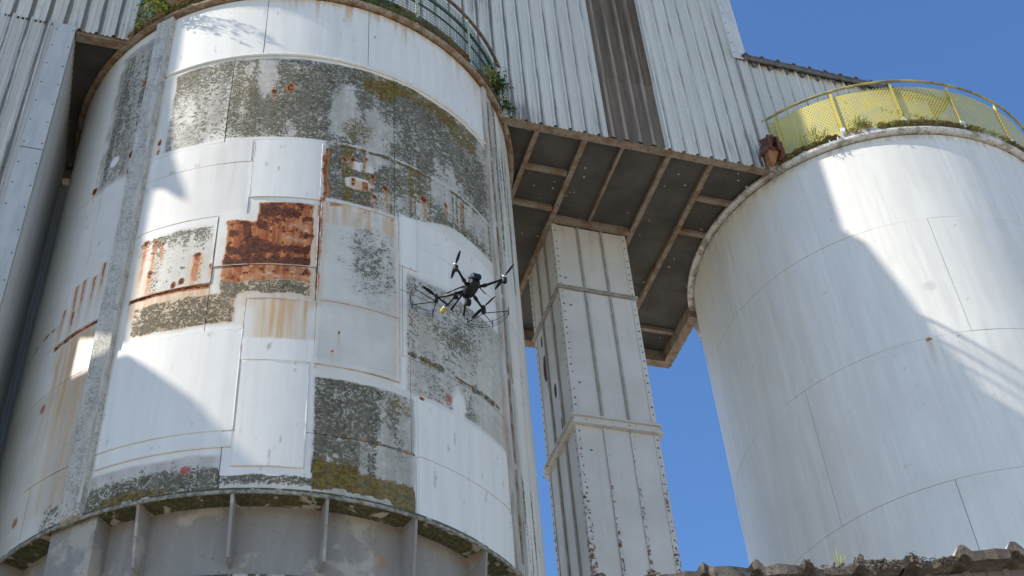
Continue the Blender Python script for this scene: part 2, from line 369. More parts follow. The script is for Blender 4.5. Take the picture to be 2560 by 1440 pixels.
    T2 = rect(s, z, -1.6, -0.14, 12.10, 12.45, 0.03, 0.05); mx('g', T2*np.clip(.25+.7*ss(z,12.22,12.4),0,1)); mx('wash', .4*T2)
    mx('red', blob(s, z, -2.02, 12.60, .09, .08, .2, .2))
    # --- shaded left flank
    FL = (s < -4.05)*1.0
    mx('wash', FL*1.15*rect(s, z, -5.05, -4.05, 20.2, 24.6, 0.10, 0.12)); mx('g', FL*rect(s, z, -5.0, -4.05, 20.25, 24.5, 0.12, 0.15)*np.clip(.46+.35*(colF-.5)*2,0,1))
    mx('fp', blob(s,z,-4.62,20.92,.13,.16,.2,.1)); cut('wash', blob(s,z,-4.62,20.92,.13,.16,.2,.1)); cut('g', blob(s,z,-4.62,20.92,.13,.16,.2,.1))
    for cs, zt, zb in ((-4.92,17.7,16.5),(-4.72,17.75,16.4),(-4.45,17.65,16.6),(-4.88,17.05,16.3),(-4.25,17.9,16.8),(-5.2,17.3,16.6)):
        mx('r', .6*run(s,z,cs,zt,zb,.05)); mx('st', .8*run(s,z,cs,zt,zb-.4,.12))
    mx('r', FL*.75*rect(s,z,-5.3,-4.0,16.34,16.44,.02,.05)); mx('r', FL*.6*rect(s,z,-6.6,-5.3,16.95,17.03,.02,.05)*ss(colF,.4,.6))
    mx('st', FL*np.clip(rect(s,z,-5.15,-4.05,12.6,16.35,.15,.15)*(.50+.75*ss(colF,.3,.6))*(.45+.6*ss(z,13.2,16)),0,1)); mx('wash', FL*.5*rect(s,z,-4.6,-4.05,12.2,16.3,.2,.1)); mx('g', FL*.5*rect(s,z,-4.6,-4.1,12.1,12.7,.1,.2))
    mx('red', blob(s,z,-5.21,15.01,.08,.10,.2,.2)+blob(s,z,-5.28,12.76,.08,.10,.2,.2)); mx('fp', FL*.5*(z>15.3)*np.clip(1-L['wash'],0,1))
    for cs,cz in ((-4.18,23.08),(-4.15,20.82),(-4.13,20.33),(-5.1,20.4)): mx('r', .85*blob(s,z,cs,cz,.08,.11)); mx('st', .6*run(s,z,cs,cz,cz-.5,.06))
    # strip beside the left pilaster
    mx('r', .8*blob(s,z,-3.46,20.75,.05,.12)+.6*blob(s,z,-3.45,20.45,.04,.1)+.7*blob(s,z,-3.6,22.9,.07,.07)); mx('st', .6*run(s,z,-3.46,20.7,20.3,.06))
    # --- right flank
    FR = (s > 4.0)*1.0
    mx('g', FR*np.clip(.14+.50*ss(colF,.46,.66)*rect(s,z,4.1,5.2,12,25,.1,.1),0,.75)*(1-.8*rect(s,z,4.0,8,17.4,19.4,.1,.1))*(1-.6*rect(s,z,4.0,8,14.4,16.3,.2,.1))); mx('wash', FR*.30*ss(colF,.4,.6))
    mx('fp', FR*.4*(1-L['g'])); mx('r', .45*rect(s,z,3.86,4.0,12.2,24.9,.03,.04)*ss(fbm(s*2,z*.9),.5,.7)); mx('st', .7*rect(s,z,3.8,4.15,12.2,22.9,.05,.06)*ss(fbm(s*5,z*.6),.35,.6))
    mx('m', .45*rect(s,z,3.7,3.95,12.2,22.9,.05,.05)*ss(fbm(s*4,z*.7+4),.5,.65))
    # small paint chips
    chip = ss(fbm(s*13, z*3.2, 3), 0.79, 0.87); mx('wash', .8*chip*(L['fp'] > .4))
    for k in ('g','m'): L[k] = np.minimum(L[k], 0.86)
    return L

def paint_right(s, z):
    L = {k: np.zeros_like(s) for k in ('g','m','r','st','fp','tone','red','wash')}
    mx = lambda k, v: L.__setitem__(k, np.maximum(L[k], v))
    colF = fbm(s*7, z*0.3+2)
    L['fp'] += 1.0
    mx('wash', .12*ss(fbm(s*1.5, z*1.0), .45, .7)*(z < 18.7)+.05*ss(colF,.5,.7))
    mx('wash', .7*ss(z, 24.6, 24.95)*ss(colF,.35,.6))
    for cs in (-4.0,-3.75,-2.35,-2.15,-1.6): mx('g', .42*run(s,z,cs,18.58,18.0-.2*abs(cs+3),.12,.05)*ss(fbm(s*9,z*6),.35,.55))
    mx('g', .34*rect(s,z,-4.6,-3.4,18.30,18.6,.1,.1)*ss(fbm(s*5,z*4),.45,.6))
    mx('st', .9*run(s,z,-2.75,18.58,17.8,.07)); mx('r', .6*blob(s,z,-2.75,18.56,.07,.05)); mx('st', .6*run(s,z,-3.45,22.0,21.6,.05)); mx('st', .35*run(s,z,-3.3,22.0,21.7,.05))
    mx('wash', .35*blob(s,z,-2.35,20.0,.14,.14,.2,.2)); mx('st', .14*ss(s,-8,-5.5)*(1-ss(s,-5.4,-4.6))*ss(colF,.45,.6))
    chip = ss(fbm(s*10, z*4, 3), 0.82, 0.90); mx('wash', .6*chip)
    mx('wash', .13*ss(fbm(s*2.2, z*.25), .48, .68)); mx('wash', .16*ss(fbm(s*14, z*.5), .52, .72))
    return L

LCX, LCY, LR = 2.7714, 2.8627, 5.0
RCX, RCY, RR = 18.1262, 2.7498, 4.8164
def sheet(name, cx, cy, R, s0, s1, z0, z1, off, thick, res, paint, parent, mat=None, smooth=True):
    """curved steel plate with real edges; its wear is laid out over arc length s and height z"""
    ns = max(2, int(round((s1-s0)/res))); nz = max(2, int(round((z1-z0)/res)))
    ps = np.linspace(s0, s1, ns+1); pz = np.linspace(z0, z1, nz+1)
    b = 0.0
    # grid with an extra ring of rim vertices
    gs, gz = np.meshgrid(ps, pz, indexing='ij'); ro = np.full(gs.shape, R+off)
    ro[0,:] -= b; ro[-1,:] -= b; ro[:,0] -= b; ro[:,-1] -= b
    ro = ro+0.022*(fbm(gs*0.7+z0, gz*0.6+s0)-0.5)
    th = gs/R
    V = np.stack([cx+ro*np.sin(th), cy-ro*np.cos(th), gz], -1).reshape(-1,3)
    idx = np.arange((ns+1)*(nz+1)).reshape(ns+1, nz+1)
    Q = np.stack([idx[:-1,:-1], idx[1:,:-1], idx[1:,1:], idx[:-1,1:]], -1).reshape(-1,4)
    # skirt
    loop = np.concatenate([idx[:,0], idx[-1,1:], idx[-2::-1,-1], idx[0,-2:0:-1]])
    fs_ = gs.reshape(-1)[loop]; fz_ = gz.reshape(-1)[loop]; ri = R+off-thick
    V2 = np.stack([cx+ri*np.sin(fs_/R), cy-ri*np.cos(fs_/R), fz_], -1)
    n0 = len(V); k = len(loop); j = np.arange(k)
    V3 = V[loop]                                  # own edge vertices keep the fold sharp
    Q2 = np.stack([n0+j, n0+k+j, n0+k+(j+1) % k, n0+(j+1) % k], -1)
    V = np.concatenate([V, V3, V2]); Q = np.concatenate([Q, Q2])
    root = parent
    while root.parent: root = root.parent
    me = bpy.data.meshes.new(name)
    me.vertices.add(len(V)); me.vertices.foreach_set('co', ((V-ORI[root.name])*S).astype(np.float32).ravel())
    me.loops.add(len(Q)*4); me.loops.foreach_set('vertex_index', Q.astype(np.int32).ravel())
    me.polygons.add(len(Q)); me.polygons.foreach_set('loop_start', np.arange(0, len(Q)*4, 4, dtype=np.int32))
    me.polygons.foreach_set('loop_total', np.full(len(Q), 4, dtype=np.int32))
    me.update(calc_edges=True); me.polygons.foreach_set('use_smooth', [True]*len(Q)) if smooth else None
    sv_ = np.concatenate([gs.reshape(-1), fs_, fs_]); zv_ = np.concatenate([gz.reshape(-1), fz_, fz_])
    if paint is not None:
        L = paint(sv_, zv_)
        for an, ks in (('layer_a', ('g','m','r','st')), ('layer_b', ('fp','tone','red','wash'))):
            a = me.attributes.new(an, 'FLOAT_COLOR', 'POINT')
            a.data.foreach_set('color', np.clip(np.stack([L[q] for q in ks], -1), 0, 1).astype(np.float32).ravel())
    a = me.attributes.new('sheet', 'FLOAT_VECTOR', 'POINT')
    a.data.foreach_set('vector', np.stack([sv_, zv_, sv_*0], -1).astype(np.float32).ravel())
    me.materials.append(mat or M_SILO)
    o = bpy.data.objects.new(name, me); COL.objects.link(o); o.parent = parent
    return o

# ------------------------------------------------------------------ materials
M_DARK = simple('dark_steel', (0.12,0.11,0.10), 0.8, 0, .4)  # dark backing that shows in the joints between shell plates
M_RUST = simple('rusty_steel', (0.17,0.09,0.055), 0.85, 0, .3, 9, (0.09,0.045,0.03), 0.3)
M_GREEN = simple('green_paint', (0.03,0.13,0.10), 0.5, 0, .3, 9, (0.06,0.075,0.05), .2)
M_GREENPALE = simple('flaking_pale_green_paint', (0.50,0.55,0.40), 0.6, 0, .3, 22, (0.25,0.30,0.16), .3)
M_RAILBR = simple('brown_lichened_rail', (0.20,0.155,0.10), 0.8, 0, .3, 14, (0.09,0.075,0.05), .3)
M_YEL = simple('yellow_paint', (0.62,0.47,0.06), 0.5, 0, .2, 7, (0.50,0.42,0.14), .1)
M_YELOLD = simple('lichened_yellow_pipe', (0.50,0.42,0.13), .7, 0, .3, 3.5, (0.20,0.18,0.09), .2)
M_YELMESH = simple('yellow_wire', (0.60,0.49,0.10), 0.55, 0, .2, 5, (0.50,0.43,0.17), 0)
M_WHITE = simple('white_bracket_paint', (0.74,0.75,0.74), 0.5, 0, .1, 12)
M_CONC = simple('lichened_concrete', (0.36,0.34,0.29), 0.9, 0, .3, 18, (0.13,0.125,0.09), .4)
M_MOSS = simple('moss', (0.09,0.085,0.03), 0.95, 0, .3, 14, (0.16,0.10,0.045), .6)
M_MOSSG = simple('green_moss', (0.16,0.17,0.035), 0.95, 0, .3, 14, (0.20,0.15,0.05), .6)

def mat_rim():
    N = NT('rim_steel'); v = N.coord()
    a = N.noise(v, 6, 6, .7); b = N.noise(v, 30, 4, .7)
    c = N.mix(N.ramp(a, .40, .62), (0.34,0.28,0.20), (0.20,0.11,0.06))
    c = N.mix(N.ramp(b, .56, .64), c, (0.09,0.085,0.06)); N.color(c); N.rough(.85); N.bump(b, .3, .01); return N.m
M_RIM = mat_rim()
def mat_rimR():
    N = NT('whitewashed_rim'); v = N.coord()
    a = N.noise(v, 5, 6, .7); b = N.noise(v, 24, 4, .7)
    c = N.mix(N.ramp(a, .46, .62), (0.62,0.60,0.56), (0.30,0.26,0.20))
    c = N.mix(N.ramp(b, .58, .66), c, (0.12,0.11,0.08)); N.color(c); N.rough(.85); N.bump(b, .3, .01); return N.m
M_RIMR = mat_rimR()
def mat_pil():
    N = NT('speckled_render'); v = N.coord(); vs = N.coord((8,8,.5))
    a = N.noise(v, 34, 5, .72); b = N.noise(v, 3.5, 5, .65); s = N.noise(vs, 1.4, 4)
    c = N.mix(N.ramp(s, .35, .65), (0.50,0.465,0.39), (0.60,0.565,0.485))
    k = N.ramp(N.math('ADD', a, N.math('MULTIPLY', N.math('SUBTRACT', b, .5), .6)), .46, .62)
    c = N.mix(N.math('MULTIPLY', k, .55), c, (0.14,0.13,0.10)); N.color(c); N.rough(.85); N.bump(a, .35, .012); return N.m
M_PIL = mat_pil(); M_PILR = simple('stained_pale_render', (0.56,0.52,0.45), .8, 0, .3, 2.5, (0.36,0.31,0.24), .25, (4,4,.5))
def mat_drum():
    N = NT('peeling_grey_paint'); v = N.coord(); vs = N.coord((5,5,.7))
    a = N.noise(v, 1.5, 8, .62, .3); f = N.noise(v, 22, 5, .7); s = N.noise(vs, 1.6, 4)
    c = N.mix(N.ramp(a, .39, .47), (0.42,0.375,0.305), (0.28,0.255,0.22))
    c = N.mix(N.math('MULTIPLY', N.ramp(s, .45, .75), .30), c, (0.42,0.40,0.37))
    c = N.mix(N.math('MULTIPLY', N.ramp(f, .60, .68), .7), c, (0.12,0.12,0.10))
    c = N.mix(N.math('MULTIPLY', N.ramp(N.noise(v, 1.7, 4), .63, .72), .6), c, (0.36,0.20,0.11))
    N.color(c); N.rough(.75); N.bump(a, .3, .02); return N.m
M_DRUM = mat_drum()
def mat_under():
    N = NT('mossy_flaking_underside'); v = N.coord()
    a = N.noise(v, 4, 7, .65, .6); f = N.noise(v, 20, 5, .7)
    c = N.mix(N.ramp(f, .42, .6), (0.075,0.07,0.04), (0.13,0.125,0.06))
    c = N.mix(N.ramp(a, .55, .60), c, (0.46,0.41,0.33)); N.color(c); N.rough(.9); N.bump(f, .4, .015); return N.m
M_UNDER = mat_under()

def mat_wall(name, base, base2, dirt, pitch, x0, axis=0, amount=1.0, bottom=None):
    """painted corrugated sheet: run-off streaks collected along the ribs"""
    N = NT(name); g = N.t.nodes.new('ShaderNodeNewGeometry'); X = N.sepx(g.outputs['Position'])
    u = X[axis]; z = X[2]
    sc = (9, 9, .45); v = N.coord(sc); v2 = N.coord((30,30,1.2)); vb = N.coord((.8,.8,.35))
    s1 = N.noise(v, 1.0, 5, .65); s2 = N.noise(v2, 1.0, 4, .7); big = N.noise(vb, 1.0, 4, .6)
    ph = N.math('MODULO', N.math('ADD', N.math('SUBTRACT', u, x0*S), 500*pitch*S), pitch*S)
    near = N.math('SUBTRACT', 1.0, N.ramp(N.math('ABSOLUTE', N.math('SUBTRACT', ph, .10*S)), .015*S, .07*S))
    c = N.mix(N.ramp(s1, .35, .65), base, base2)
    k = N.math('ADD', N.math('MULTIPLY', near, .22), N.math('ADD', N.math('MULTIPLY', s2, .50), N.math('MULTIPLY', big, .50)))
    if bottom is not None:
        k = N.math('ADD', k, N.math('MULTIPLY', N.math('SUBTRACT', 1.0, N.ramp(z, bottom*S, (bottom+2.4)*S)), .085))
    k = N.math('ADD', k, N.math('MULTIPLY', N.math('MAXIMUM', N.math('SUBTRACT', 1.0, N.ramp(N.math('ABSOLUTE', N.math('SUBTRACT', u, 7.0*S)), .2*S, 1.4*S)), N.math('SUBTRACT', 1.0, N.ramp(N.math('ABSOLUTE', N.math('SUBTRACT', u, 13.8*S)), .1*S, .7*S))), .085 if bottom == 25.0 else 0.0))
    dm = N.math('MULTIPLY', N.ramp(k, .60, .76), amount)
    c = N.mix(dm, c, dirt)
    c = N.mix(N.math('MULTIPLY', N.rand(), .24), c, (0.36,0.34,0.30))
    N.color(c); N.rough(.6); N.bump(s2, .12, .006); return N.m
P_W = 0.36
M_WALL = mat_wall('white_corrugated_sheet', (0.64,0.615,0.53), (0.72,0.69,0.60), (0.10,0.092,0.072), P_W, 14.0, 0, .85, 25.0)
M_LEG = mat_wall('weathered_corrugated_sheet', (0.54,0.525,0.465), (0.64,0.62,0.55), (0.11,0.105,0.09), P_W, 14.0, 0, .92, 22.0)
M_SIDE = mat_wall('grey_side_sheet', (0.50,0.49,0.45), (0.58,0.57,0.53), (0.13,0.125,0.11), P_W, 0, 1, .6)
M_BLUE = mat_wall('pale_blue_sheet', (0.56,0.62,0.66), (0.62,0.67,0.70), (0.2,0.2,0.2), .2, 0, 0, .3)
M_DARKSHEET = mat_wall('brown_grey_rooflight_sheet', (0.10,0.070,0.046), (0.19,0.138,0.094), (0.36,0.29,0.22), .345, 9.62, 0, .7)
for n_ in M_DARKSHEET.node_tree.nodes:
    if n_.type == 'BSDF_PRINCIPLED': n_.inputs['Specular IOR Level'].default_value = 0.05; n_.inputs['Roughness'].default_value = 0.95
M_FLASH = simple('pale_flashing', (0.63,0.61,0.56), .5, 0, .12, 2.5, (0.53,0.51,0.47), .05, (3,3,.6))
M_FLASHL = simple('dull_flashing', (0.50,0.50,0.47), .5, 0, .12, 2.5, (0.42,0.42,0.395), .05, (3,3,.6))
M_ROOF = simple('fibre_cement_roof', (0.20,0.18,0.16), .9, 0, .3, 9, (0.10,0.095,0.085), .3)
M_SCREW = simple('screw_heads', (0.10,0.10,0.10), .6, .4, .2)
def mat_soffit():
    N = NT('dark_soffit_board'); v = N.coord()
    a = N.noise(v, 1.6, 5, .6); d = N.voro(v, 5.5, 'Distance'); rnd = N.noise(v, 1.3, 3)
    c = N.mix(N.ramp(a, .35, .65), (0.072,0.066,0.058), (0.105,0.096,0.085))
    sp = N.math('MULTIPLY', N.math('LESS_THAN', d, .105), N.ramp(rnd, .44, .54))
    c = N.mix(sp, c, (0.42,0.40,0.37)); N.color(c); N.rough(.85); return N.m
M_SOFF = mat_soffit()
def mat_joist():
    N = NT('rust_bleeding_timber'); v = N.coord(); a = N.noise(v, 5, 6, .7); f = N.noise(v, 26, 4, .7)
    c = N.mix(N.ramp(a, .44, .60), (0.28,0.23,0.175), (0.21,0.135,0.085))
    c = N.mix(N.ramp(f, .58, .68), c, (0.10,0.06,0.04)); N.color(c); N.rough(.85); N.bump(f, .25, .008); return N.m
M_JOIST = mat_joist()
def mat_col(rusty):
    N = NT('cream_duct_paint'+('_rusting' if rusty else '')); v = N.coord(); vs = N.coord((9,9,.5))
    a = N.noise(v, 1.3, 5, .6); s = N.noise(vs, 1.0, 5, .65); f = N.noise(v, 13, 6, .7)
    c = N.mix(N.ramp(a, .3, .7), (0.58,0.54,0.47), (0.66,0.62,0.55))
    c = N.mix(N.math('MULTIPLY', N.ramp(s, .52, .75), .4), c, (0.40,0.36,0.29))
    if rusty:
        z = N.sepx(N.t.nodes.new('ShaderNodeNewGeometry').outputs['Position'])[2]
        lowk = N.math('SUBTRACT', .15, N.ramp(z, 12.5*S, 19*S, 0.0, .18))
        k = N.ramp(N.math('ADD', f, lowk), .56, .64)
        c = N.mix(k, c, N.mix(N.ramp(a, .4, .6), (0.10,0.04,0.02), (0.28,0.12,0.05)))
    else:
        c = N.mix(N.ramp(f, .70, .76), c, (0.25,0.14,0.08))
    N.color(c); N.rough(.55); N.bump(f, .08, .006); return N.m
M_COL = mat_col(False); M_COLR = mat_col(True)
M_COLRIB = simple('duct_rib_paint', (0.40,0.38,0.34), .7, 0, .25, 9, (0.30,0.25,0.19), .2, (1,1,.5))
M_GROUND = simple('pale_gravel_yard', (0.58,0.50,0.385), .9, 0, .2, .6, (0.50,0.43,0.33), .2)

# ------------------------------------------------------------------ ground
G_Z = -2.3
gb = MB(); n = 24; q = np.linspace(-320, 320, n+1)
for i in range(n):
    for j in range(n): gb.add([(q[i],q[j],G_Z),(q[i+1],q[j],G_Z),(q[i+1],q[j+1],G_Z),(q[i],q[j+1],G_Z)], [(0,1,2,3)])
tag(gb.build('ground', M_GROUND), kind='structure')

# ================================================================== left silo
silo = empty('patched_silo', (LCX, LCY, G_Z), 'large silo patched with white plates, black grime and a big rust panel', 'silo')
ZT, ZB = 24.93, 12.15
GAP = 0.012
bk = MB(); bk.lathe([(LR-.035, ZB+.02), (LR-.035, ZT)], LCX, LCY, n=128); bk.build('inner_shell', M_DARK, silo, True)
courses = [(12.15,13.30,[-8,-5.0,-1.5,1.58,3.95,7.6]), (13.30,15.33,[-8,-5.7,-1.4,1.5,3.95,7.6]),
           (15.33,16.46,[-8,-4.85,-2.0]), (16.46,18.15,[-8,-5.2,-2.0]), (15.33,16.87,[-2.0,-.21,1.36,3.95,7.6]), (16.87,18.15,[-2.0,-.21,1.36,3.95,7.6]),
           (18.15,20.25,[-8,-4.8,-1.5,1.2,3.95,7.6]), (20.25,22.88,[-8,-5.1,-2.08,1.2,3.95,7.6]), (22.88,24.93,[-8,-5.6,-1.52,.62,3.95,7.6])]
for z0, z1, ss_ in courses:
    for a, b in zip(ss_[:-1], ss_[1:]):
        sheet('shell_plate', LCX, LCY, LR, a+GAP/2, b-GAP/2, z0+GAP/2, z1-GAP/2, 0.0, .03, .03, paint_left, silo)
sheet('rear_shell', LCX, LCY, LR, 7.62, 2*math.pi*LR-8.02, ZB, ZT, 0.0, .03, .5, paint_right, silo)
patches = [(-1.48,-.235,18.63,20.19,.022),(-3.56,-1.53,19.62,20.23,.016),(-3.56,-1.50,18.19,19.60,.016),(-3.48,-2.01,16.52,18.16,.016),
           (-1.975,-.235,16.90,18.18,.016),(-1.36,-.235,16.10,16.87,.014),(-1.355,-.20,14.72,16.075,.018),(-.185,1.275,16.145,18.60,.024),
           (-.185,1.275,14.715,16.12,.024),(1.295,1.65,17.47,18.86,.018),(-1.325,-.265,12.61,14.69,.026),(-3.55,-1.37,13.29,15.38,.022),
           (-3.55,-1.37,12.98,13.265,.018),(1.625,3.82,13.325,14.50,.018),(1.625,3.82,12.19,13.30,.018)]
pobj = []
for i, (a, b, z0, z1, off) in enumerate(patches):
    pobj.append(sheet('patch_plate', LCX, LCY, LR, a, b, z0, z1, off, off+.004, .03, paint_left, silo))
pobj[4]['label'] = 'plate eaten by orange and brown rust'
pobj[0]['label'] = 'clean bright white patch plate'
M_BEAD = simple('painted_weld_bead', (0.75,0.715,0.635), .5, 0, .1, 12, (0.66,0.625,0.55), .3)
M_BEADR = simple('rusting_weld_bead', (0.60,0.56,0.49), .7, 0, .2, 5, (0.36,0.20,0.11), .3)
def beads(lines, parent, mat, r=.013):
    for (s0, z0), (s1, z1) in lines:
        m = MB(); k = max(2, int(max(abs(s1-s0), abs(z1-z0))/.10)); pts = []
        for t in np.linspace(0, 1, k+1):
            s_ = s0+(s1-s0)*t; z_ = z0+(z1-z0)*t; ro = LR+.016+.004*random.random(); pts.append((LCX+ro*math.sin(s_/LR), LCY-ro*math.cos(s_/LR), z_))
        m.tube(pts, np.array([r*random.uniform(.7,1.3) for _ in pts]), 6); m.build('weld_bead', mat, parent, True)
def frame(i): a, b, z0, z1, _ = patches[i]; return a-.006, b+.006, z0-.006, z1+.006
a,b,c_,d_ = frame(0); beads([((a,c_),(a,d_)),((b,c_),(b,d_)),((a,c_),(b,c_))], pobj[0], M_BEAD, .0085)
a,b,c_,d_ = frame(10); beads([((a,c_),(b,c_)),((b,c_),(b,d_)),((a,d_),(b,d_))], pobj[10], M_BEAD, .0085)
a,b,c_,d_ = frame(11); beads([((b,c_),(b,d_)),((a,d_),(b,d_))], pobj[11], M_BEAD, .0085)
a,b,c_,d_ = frame(12); beads([((a,c_),(b,c_))], pobj[12], M_BEAD, .0085)
a,b,c_,d_ = frame(6); beads([((a,c_),(a,d_)),((a,d_),(b,d_))], pobj[6], M_BEADR, .0085)
a,b,c_,d_ = frame(3); beads([((b,c_),(b,d_)),((a,c_),(b,c_))], pobj[3], M_BEADR, .0085)
a,b,c_,d_ = frame(4); beads([((a,c_),(b,c_)),((b,c_),(b,d_))], pobj[4], M_BEADR, .0085)
a,b,c_,d_ = frame(7); beads([((b,c_),(b,d_)),((a,c_),(b,c_)),((a,d_),(b,d_)),((a,c_),(a,d_))], pobj[7], M_BEADR, .0085)
a,b,c_,d_ = frame(8); beads([((b,c_),(b,d_)),((a,c_),(b,c_))], pobj[8], M_BEADR, .0085)
a,b,c_,d_ = frame(9); beads([((a,c_),(b,c_)),((b,c_),(b,d_)),((a,c_),(a,d_))], pobj[9], M_BEAD, .0085)
# upper lap strip at the foot of the white band
m = MB(); m.lathe([(LR,22.86),(LR+.045,22.87),(LR+.045,22.915),(LR,22.93)], LCX, LCY, -3.6/LR, 3.85/LR, 80, close=True); m.build('lap_strip', M_BEAD, silo, True)

def pilaster(s0, s1, p, z0, z1, mat, mat2):
    m = MB()
    for k in range(1):
        t0, t1 = s0/LR, s1/LR; R0, R1 = LR-.01, LR+p
        prof = [(R0,t0),(R1,t0),(R1,t1),(R0,t1)]
        zs = np.linspace(z0, z1, 14); vs = []
        for z in zs:
            for r, t in prof: vs.append((LCX+r*math.sin(t)+random.uniform(-.008,.008), LCY-r*math.cos(t)+random.uniform(-.008,.008), z))
        fs = []
        for i in range(len(zs)-1):
            for q_ in range(3): fs.append((i*4+q_, i*4+q_+1, (i+1)*4+q_+1, (i+1)*4+q_))
        fs += [(0,3,2,1), tuple((len(zs)-1)*4+x for x in (0,1,2,3))]
        m.add(vs, fs)
    o = m.build('pilaster', mat, silo, bevel=.012)
    e = MB(); R1 = LR+p+.004
    for z in np.arange(z0+.2, z1-.3, 2.05):
        e.obox((LCX+R1*math.sin((s1-.03)/LR), LCY-R1*math.cos((s1-.03)/LR), z+.95), np.array([math.cos(s1/LR),math.sin(s1/LR),0])*.03, np.array([math.sin(s1/LR),-math.cos(s1/LR),0])*.006, (0,0,.95))
    e.build('edge_strip', mat2, o)
    return o
pilaster(-4.02, -3.62, .11, ZB, 24.92, M_PIL, M_PILR)
pilaster(3.86, 4.04, .07, ZB, 24.92, M_PILR, M_RIM)
pilaster(4.22, 4.32, .025, ZB, 24.92, M_PILR, M_PILR)
# rim, curb and deck
m = MB(); m.lathe([(LR-.03,24.94),(LR+.12,24.94),(LR+.135,24.955),(LR+.135,25.03),(LR+.12,25.05),(LR-.03,25.05)], LCX, LCY, n=128, close=True); m.build('rim', M_RIM, silo, True)
m = MB(); m.lathe([(LR-.2,25.052),(LR+.06,25.052),(LR+.08,25.30),(LR-.2,25.30)], LCX, LCY, n=128, close=True); m.build('curb', M_CONC, silo)
m = MB(); m.lathe([(LR-.15,25.20),(.01,25.35)], LCX, LCY, n=64); m.build('deck', M_CONC, silo)
# skirt under the shell
RD = 4.60
m = MB(); m.lathe([(RD+.002,12.16),(LR+.012,12.16),(LR+.02,12.175),(LR+.02,12.20),(LR,12.205)], LCX, LCY, n=128); m.build('base_ring', M_UNDER, silo)
m = MB(); m.lathe([(LR+.005,12.10),(LR+.035,12.10),(LR+.035,12.155),(LR+.005,12.155)], LCX, LCY, n=128, close=True); m.build('bottom_flange', M_CONC, silo)
m = MB(); m.lathe([(RD,G_Z),(RD,12.165)], LCX, LCY, n=128); m.build('skirt_drum', M_DRUM, silo, True)
m = MB(); m.lathe([(RD,10.88),(RD+.06,10.88),(RD+.06,10.95),(RD,10.96)], LCX, LCY, n=128, close=True); m.build('lower_ring', M_UNDER, silo)
for s_ in (-6.9,-5.5,-2.68,-1.27,.13,1.57,3.02,4.45,5.9):
    t = s_/LR; d = np.array([math.sin(t), -math.cos(t), 0]); tn = np.array([math.cos(t), math.sin(t), 0]); m = MB()
    c0 = np.array([LCX, LCY, 0]); h = .022
    prof = [(RD,11.08),(RD+.30,11.08),(LR-.05,11.5),(LR+.01,12.10),(LR+.0,12.157),(RD,12.157)]
    vs = [c0+d*r+tn*k+np.array([0,0,z]) for k in (-h,h) for r, z in prof]; k6 = len(prof)
    m.add(vs, [tuple(range(k6))[::-1], tuple(range(k6, 2*k6))]+[(i,(i+1)%k6,k6+(i+1)%k6,k6+i) for i in range(k6)])
    m.build('gusset', M_DRUM, silo)
m = MB(); t0, t1 = -4.28/LR, -3.4/LR; vs = []
for z in (G_Z, 12.157):
    for r, t in ((RD-.01,t0),(LR-.06,t0),(LR-.06,t1),(RD-.01,t1)): vs.append((LCX+r*math.sin(t), LCY-r*math.cos(t), z))
m.add(vs, [(0,1,5,4),(1,2,6,5),(2,3,7,6)]); m.build('box_column', M_DRUM, silo)

# ================================================================== right silo
siloR = empty('white_silo', (RCX, RCY, G_Z), 'clean white silo on the right with a yellow railing on top', 'silo')
for z0, z1, ss_ in [(22.03,24.93,[-9.5,-7.2,.45,8]),(18.60,22.03,[-9.5,-1.86,5.7,8]),(15.10,18.60,[-9.5,-5.62,1.95,8]),(11.7,15.10,[-9.5,-3.2,4.4,8])]:
    for a, b in zip(ss_[:-1], ss_[1:]):
        sheet('shell_plate', RCX, RCY, RR, a+.005, b-.005, z0+.005, z1-.005, 0.0, .03, .055, paint_right, siloR)
sheet('rear_shell', RCX, RCY, RR, 8.005, 2*math.pi*RR-9.505, 11.7, 24.93, 0, .03, .5, paint_right, siloR)
sheet('lower_shell', RCX, RCY, RR, -9.5, 2*math.pi*RR-9.5, G_Z, 11.69, 0, .03, .6, paint_right, siloR)
m = MB(); m.lathe([(RR-.035, G_Z), (RR-.035, 24.95)], RCX, RCY, n=128); m.build('inner_shell', M_DARK, siloR, True)
m = MB(); m.lathe([(RR-.03,24.94),(RR+.15,24.94),(RR+.17,24.955),(RR+.17,25.04),(RR+.15,25.06),(RR-.03,25.06)], RCX, RCY, n=128, close=True); m.build('rim', M_RIMR, siloR, True)
m = MB(); m.lathe([(RR-.2,25.062),(RR+.09,25.062),(RR+.09,25.26),(RR-.2,25.26)], RCX, RCY, n=128, close=True); m.build('curb', M_RIMR, siloR)
m = MB(); m.lathe([(RR-.15,25.20),(.01,25.32)], RCX, RCY, n=64); m.build('deck', M_CONC, siloR)

# ================================================================== building between and over the silos
hh = empty('headhouse', (6.0, 0, 25), 'white corrugated tower building bridging over both silos', 'building')
ZS = 25.0
def corr(x0, x1, z0, z1, prof, pitch, ph=0.0):
    """front-facing profile: returns vertices along x with outward depth"""
    k0 = math.floor((x0-ph)/pitch)-1; xs = []
    for k in range(k0, k0+int((x1-x0)/pitch)+4):
        for px_, d in prof: xs.append((ph+k*pitch+px_, d))
    xs = [q_ for q_ in xs if x0+1e-4 < q_[0] < x1-1e-4]
    def at(x):
        u = (x-ph) % pitch; pr = prof+[(pitch, prof[0][1])]
        for (a, da), (b, db) in zip(pr[:-1], pr[1:]):
            if a <= u <= b: return da+(db-da)*(u-a)/max(b-a,1e-9)
        return 0
    return [(x0, at(x0))]+xs+[(x1, at(x1))]
PROF = [(0,0),(.025,.065),(.070,.065),(.095,0),(.155,0),(.168,.022),(.188,.022),(.20,0),(.255,0),(.268,.022),(.288,.022),(.30,0)]
